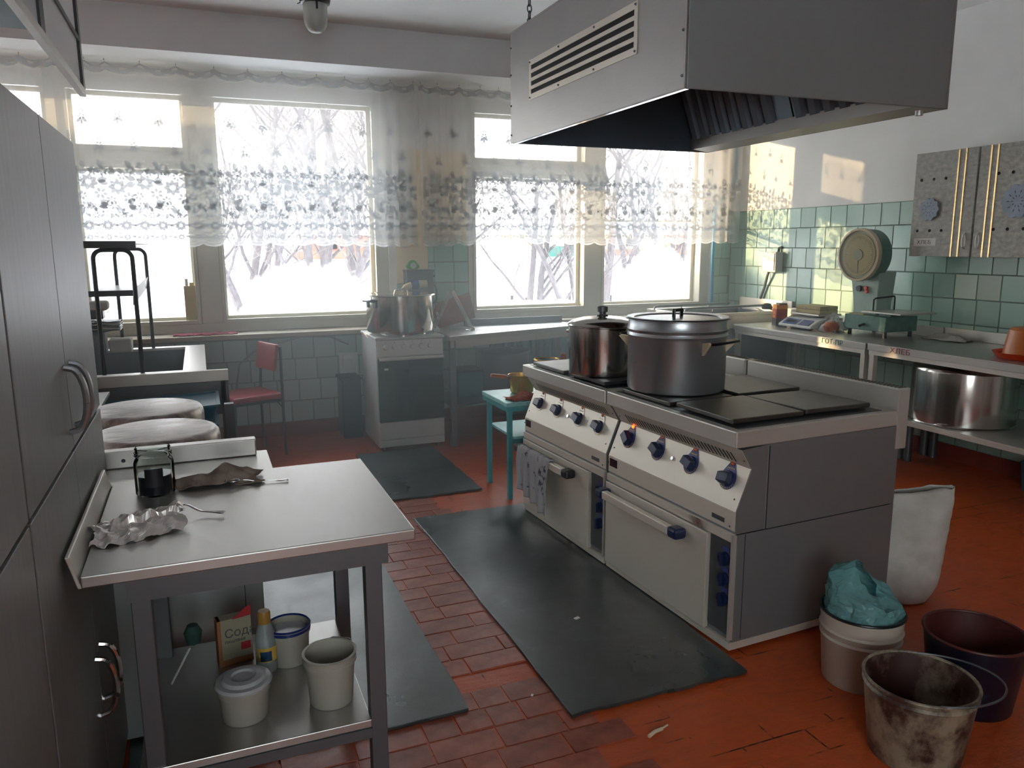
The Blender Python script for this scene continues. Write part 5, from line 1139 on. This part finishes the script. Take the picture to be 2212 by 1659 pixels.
for k in range(n):
    for j in range(3): q.f.append((k*4+j, k*4+j+1, ((k+1) % n)*4+j+1, ((k+1) % n)*4+j))
q.build('bezel', 'bezel', ds, True, rec=True)
xcyl(MB(), 4.4205, 4.4245, .148).build('dial_face', 'dial', ds); xcyl(MB(), 4.414, 4.4200, .04).build('dial_hub', 'bezel', ds)
tk = MB()
for k in range(60):
    a = 2*pi*k/60; r0 = .118 if k % 5 else .108; w = .0012
    tk.add([(4.4198, dc[1]+r*cos(a)-s*w*sin(a), dc[2]+r*sin(a)+s*w*cos(a)) for r, s in ((r0, -1), (.135, -1), (.135, 1), (r0, 1))], [(0, 1, 2, 3)])
tk.build('dial_ticks', 'ink', ds)
MB().hexa([(4.4185, dc[1]-.004, dc[2]-.13), (4.4192, dc[1]-.004, dc[2]-.13), (4.4192, dc[1]-.001, dc[2]-.13), (4.4185, dc[1]-.001, dc[2]-.13), (4.4185, dc[1]-.004, dc[2]-.035), (4.4192, dc[1]-.004, dc[2]-.035), (4.4192, dc[1]+.004, dc[2]-.035), (4.4185, dc[1]+.004, dc[2]-.035)]).build('pointer', 'black', ds)
xcyl(MB(), 4.410, 4.412, .168).build('cover_glass', 'dial_glass', ds)
MB().tube([(4.503, 4.345, .335), (4.485, 4.345, .335)], .022, 14).build('zero_knob', 'black', ds, True); MB().tube([(4.505, 4.28, .34), (4.485, 4.28, .34)], .014, 12).tube([(4.507, 4.275, .315), (4.487, 4.275, .315)], .012, 12).build('red_seal', 'red_pl', ds, True)
# cloth between scale and wall, bowls
rag('folded_cloth', 'sack', 'pale folded cloth by the wall behind dial scale', (4.74, 3.78, .856), .14, .30, .05, 12)
ob = thing('orange_bowl', 'orange-brown plastic bowl turned over at counter end', 'bowl', (4.40, 2.98, .8555))
MB().lathe([(.135, .012), (.128, .03), (.115, .12), (.105, .165), (.09, .178), (.001, .180)], 48).build('bowl_body', 'orange', ob, True)
rb = thing('red_bowl', 'red-orange plastic bowl under the overturned orange one', 'bowl', (4.39, 2.99, .8555)); MB().lathe([(.13, .0), (.16, .035), (.168, .038), (.162, .03), (.138, .002)], 48).build('bowl_body', 'red_pl', rb, True)
# wall electric box with conduit
we = thing('wall_switch_box', 'grey electric box with cable on the green tiles', 'box', (XW-.008, 5.68, 0))
MB().box(-.08, -.09, 1.26, 0, .09, 1.44).build('box_case', 'white', we, bevel=.006); MB().box(-.086, -.075, 1.275, -.0805, .075, 1.425).build('cover_plate', 'white', we, bevel=.003)
MB().add([(-.0872, -.012, 1.37), (-.0872, .014, 1.37), (-.0872, .001, 1.395)], [(0, 1, 2)]).build('warning_triangle', 'yellow', we); MB().tube([(-.04, .04, 1.26), (-.04, .06, 1.22), (-.02, .11, 1.12), (-.02, .16, 1.01)], .012, 8).build('cable', 'steel_d', we, True)
MB().tube([(-.02, -.05, 1.44), (-.015, -.05, 1.475), (-.01, -.08, 1.48)], .012, 8).build('cable_gland', 'black', we, True)
# wall cabinets
def wcab(y0, y1, label, near, hy):
    t = thing('wall_cabinet', label, 'cabinet', (4.57, 0, 0)); z0, z1 = 1.425, 2.105
    MB().box(.02, y0, z0, .29, y1, z1).build('carcass', 'marb', t, bevel=.002)
    d = MB().box(0, y0+.002, z0, .018, y1-.002, z1).build('door', 'marb', t, bevel=.0015)
    sy = (y0+.085, y0+.135) if not near else (y1-.12, y1-.075)
    for y in sy: MB().box(-.004, y-.005, z0, 0, y+.005, z1).build('metal_strip', 'goldline', d)
    ys = (3.95, 3.855, 3.765) if not near else (3.40, 3.31, 3.21)
    for zz_ in (1.93, 1.595):
        for y in ys: MB().tube([(-.0012, y, zz_), (.0005, y, zz_)], .010, 14).build('vent_hole', 'dark', d)
    pts = [(0, hy, 1.575)]+[(-.018-.0*k, hy+.010*sin(pi*k/8), 1.575-.10*k/8) for k in range(1, 8)]+[(0, hy, 1.475)]
    MB().tube(pts, .004, 8).build('handle', 'steel', d, True); MB().tube([(0, hy, 1.575)]+[(-.012, hy-.010*sin(pi*k/8), 1.575-.10*k/8) for k in range(1, 8)]+[(0, hy, 1.475)], .003, 8).build('handle_loop', 'steel', d, True)
    return t
wc1 = wcab(3.545, 4.005, 'grey wall cabinet with bread note and small snowflake', False, 3.585)
wc2 = wcab(2.95, 3.535, 'grey wall cabinet at the right edge with larger snowflake', True, 3.49)
MB().box(-.0012, 3.80, 1.495, .0, 3.97, 1.545).build('note_paper', 'white_p', wc1)
text('note_word', 'ХЛЕБ', .036, 'ink', wc1, (-.0016, 3.945, 1.507), (R_(90), 0, R_(-90)), sx=1.15)
def flake(label, y, z, r):
    t = thing('paper_snowflake', label, 'decoration', (4.568, y, z)); ol = []
    for k in range(40):
        a = 2*pi*k/40; q_ = r*(1 if k % 4 == 0 else (.93 if k % 4 in (1, 3) else .84)); ol.append((q_*cos(a), q_*sin(a)))
    MB().prism(ol, 'x', -.014, -.010).build('paper_layer', 'snowflake', t, rec=True); MB().prism([(p*.93*cos(.16)-q2*.93*sin(.16), p*.93*sin(.16)+q2*.93*cos(.16)) for p, q2 in ol], 'x', -.008, -.001).build('paper_layer', 'snowflake', t, rec=True)
    s = MB()
    for k in range(10):
        a = 2*pi*k/10
        for rad, ln in ((.3, .09), (.55, .13)):
            c_ = (rad*r*cos(a), rad*r*sin(a)); d_ = (ln*r*cos(a), ln*r*sin(a)); w = .03*r
            s.add([(-.0145, c_[0]-d_[0], c_[1]-d_[1]), (-.0145, c_[0]-w*sin(a), c_[1]+w*cos(a)), (-.0145, c_[0]+d_[0], c_[1]+d_[1]), (-.0145, c_[0]+w*sin(a), c_[1]-w*cos(a))], [(0, 1, 2, 3)])
    s.build('cut_slits', 'ink', t); return t
flake('small blue-grey paper snowflake on the left wall cabinet', 3.862, 1.735, .078); flake('larger blue-grey paper snowflake on the right wall cabinet', 3.255, 1.758, .105)

# ------------------------------------------------------------------ sack and buckets
sk_ = MB()
def sackf(u, v):
    a = 2*pi*u; ex = 3.2; cx = abs(cos(a))**(2/ex)*(1 if cos(a) >= 0 else -1); cy = abs(sin(a))**(2/ex)*(1 if sin(a) >= 0 else -1)
    w = .135+.045*v+.008*sin(v*9+a*2); dp = .13*(1 if v < .7 else 1-.8*(v-.7)/.3)
    if v < .06: w *= .93+v; dp *= .93+v
    return (cx*w+.03*v, cy*dp, .475*v+.02*(cx*v**6)+.004*sin(u*40)*v)
sk_.grid(sackf, 72, 44); crumple(sk_, .010, 5, 9); crumple(sk_, .004, 2, 30); sk_.v = [(a, b, max(0.002, c_)) for a, b, c_ in sk_.v]
o = tag(sk_.build('woven_sack', 'sack', None, True, solid=.002), 'white woven sack standing behind the near range corner', 'sack'); o.location = (2.74, 2.33, 0); o.rotation_euler.z = R_(-28)
def bucket(name, label, loc, rb, rt, h, mat, inside, rimmat, beads=(), cat='bucket', bail=None):
    t = thing(name, label, cat, loc); pr = [(.001, .0), (rb-.004, 0), (rb, .005)]
    for z in beads:
        rz_ = rb+(rt-rb)*z/h; pr += [(rz_, z-.008), (rz_+.005, z), (rz_, z+.008)]
    pr += [(rt, h)]; MB().lathe(pr, 56).build('bucket_wall', mat, t, True, rec=False)
    MB().lathe([(rt-.003, h), (rb-.003, .006), (.001, .006)], 56).build('inner_wall', inside, t, True)
    MB().tube([(rt*cos(a), rt*sin(a), h) for a in [2*pi*k/56 for k in range(56)]], .005, 8, True).build('rim', rimmat, t, True)
    if bail is not None:
        c_, s_ = cos(bail), sin(bail); pts = []
        for k in range(25):
            w = pi*k/24; p = Vector((rt*1.03*cos(w), 0, 0)); q_ = Vector((0, rt*1.03*sin(w)*.97, .02*sin(w)+.004)); v = p+q_; pts.append((v.x*c_-v.y*s_, v.x*s_+v.y*c_, h+v.z))
        MB().tube(pts, .0035, 8).build('bail_handle', 'steel_d', t, True)
        for sg in (-1, 1): MB().tube([(sg*rt*c_, sg*rt*s_, h-.02), (sg*(rt+.008)*c_, sg*(rt+.008)*s_, h-.02)], .012, 10).build('ear', rimmat, t)
    return t
bucket('enamel_pail', 'white enamel pail lined with an aqua plastic bag', (2.065, 1.875, 0), .118, .137, .262, 'pail', 'bucket_in', 'black', (.17, .20), 'pail')
b1 = bucket('dirty_bucket', 'grimy cream bucket with wire handle nearest the camera', (1.905, 1.50, 0), .128, .155, .245, 'bucket_dirty', 'bucket_in', 'bucket_dirty', (.222,))
cc = []
for k in range(25):
    w = pi*k/24; cc.append((.155*cos(w)*1.0, 0, 0))
ang = R_(-38); pts = []
for k in range(25):
    w = -pi/2+pi*k/24; lx, ly = .02+.20*cos(w), .150*sin(w); pts.append((lx*cos(ang)-ly*sin(ang), lx*sin(ang)+ly*cos(ang), .247+.012*cos(w)))
MB().tube(pts, .0035, 8).build('bail_handle', 'steel_d', b1, True)
b2 = bucket('blue_bucket', 'dark blue scuffed bucket with reddish rim at right', (2.30, 1.625, 0), .125, .155, .25, 'bblue', 'brim', 'brim')
pb = MB()
def bagf(u, v):
    a = 2*pi*u; r = .126*(1-.16*v); z = .235+.13*v*(1+.45*cos(a-R_(120))); 
    if v > .75: r *= 1-.65*(v-.75)/.25
    return (r*cos(a)*(1+.05*sin(a*5)), r*sin(a), z)
pb.grid(bagf, 60, 24); crumple(pb, .013, 7, 16); crumple(pb, .009, 1, 34); crumple(pb, .004, 5, 80)
o = tag(pb.build('plastic_bag', 'bag', None, False), 'aqua plastic bag bulging out of the enamel pail', 'bag'); o.location = (2.065, 1.875, .012)
o = thing('grey_bucket', 'small blue-grey bucket at far right on red floor', 'bucket', (4.72, 3.02, 0)); MB().lathe([(.001, 0), (.10, 0), (.12, .17), (.125, .172), (.116, .17), (.097, .006), (.001, .004)], 36).build('bucket_wall', 'teal_pl', o, True, rec=True)
# crumpled sheet on floor behind pail
o = tag(crumple(MB().grid(lambda u, v: (.22*u-.11, .12*v-.06, .02+.01*sin(u*9)), 20, 12), .012, 3, 18).build('floor_rag', 'sack', None, True, solid=.002), 'pale rag on the floor between range and enamel pail', 'cloth'); o.location = (2.26, 2.04, .004)
# ------------------------------------------------------------------ haze volume added near the windows, imitating lens glare
hm = bpy.data.materials.new('glare_veil'); hm.use_nodes = True; ht = hm.node_tree; ht.nodes.clear()
ho = ht.nodes.new('ShaderNodeOutputMaterial'); hv = ht.nodes.new('ShaderNodeVolumeScatter')
hv.inputs['Color'].default_value = (.84, .96, 1, 1); hv.inputs['Density'].default_value = HAZE; hv.inputs['Anisotropy'].default_value = .55
ht.links.new(hv.outputs[0], ho.inputs['Volume'])
hz_o = tag(MB().box(-2.4, 3.3, .03, 4.55, 6.10, 2.74).build('glare_haze', hm), 'thin bluish haze added for glare near the windows', 'haze'); hz_o['kind'] = 'stuff'
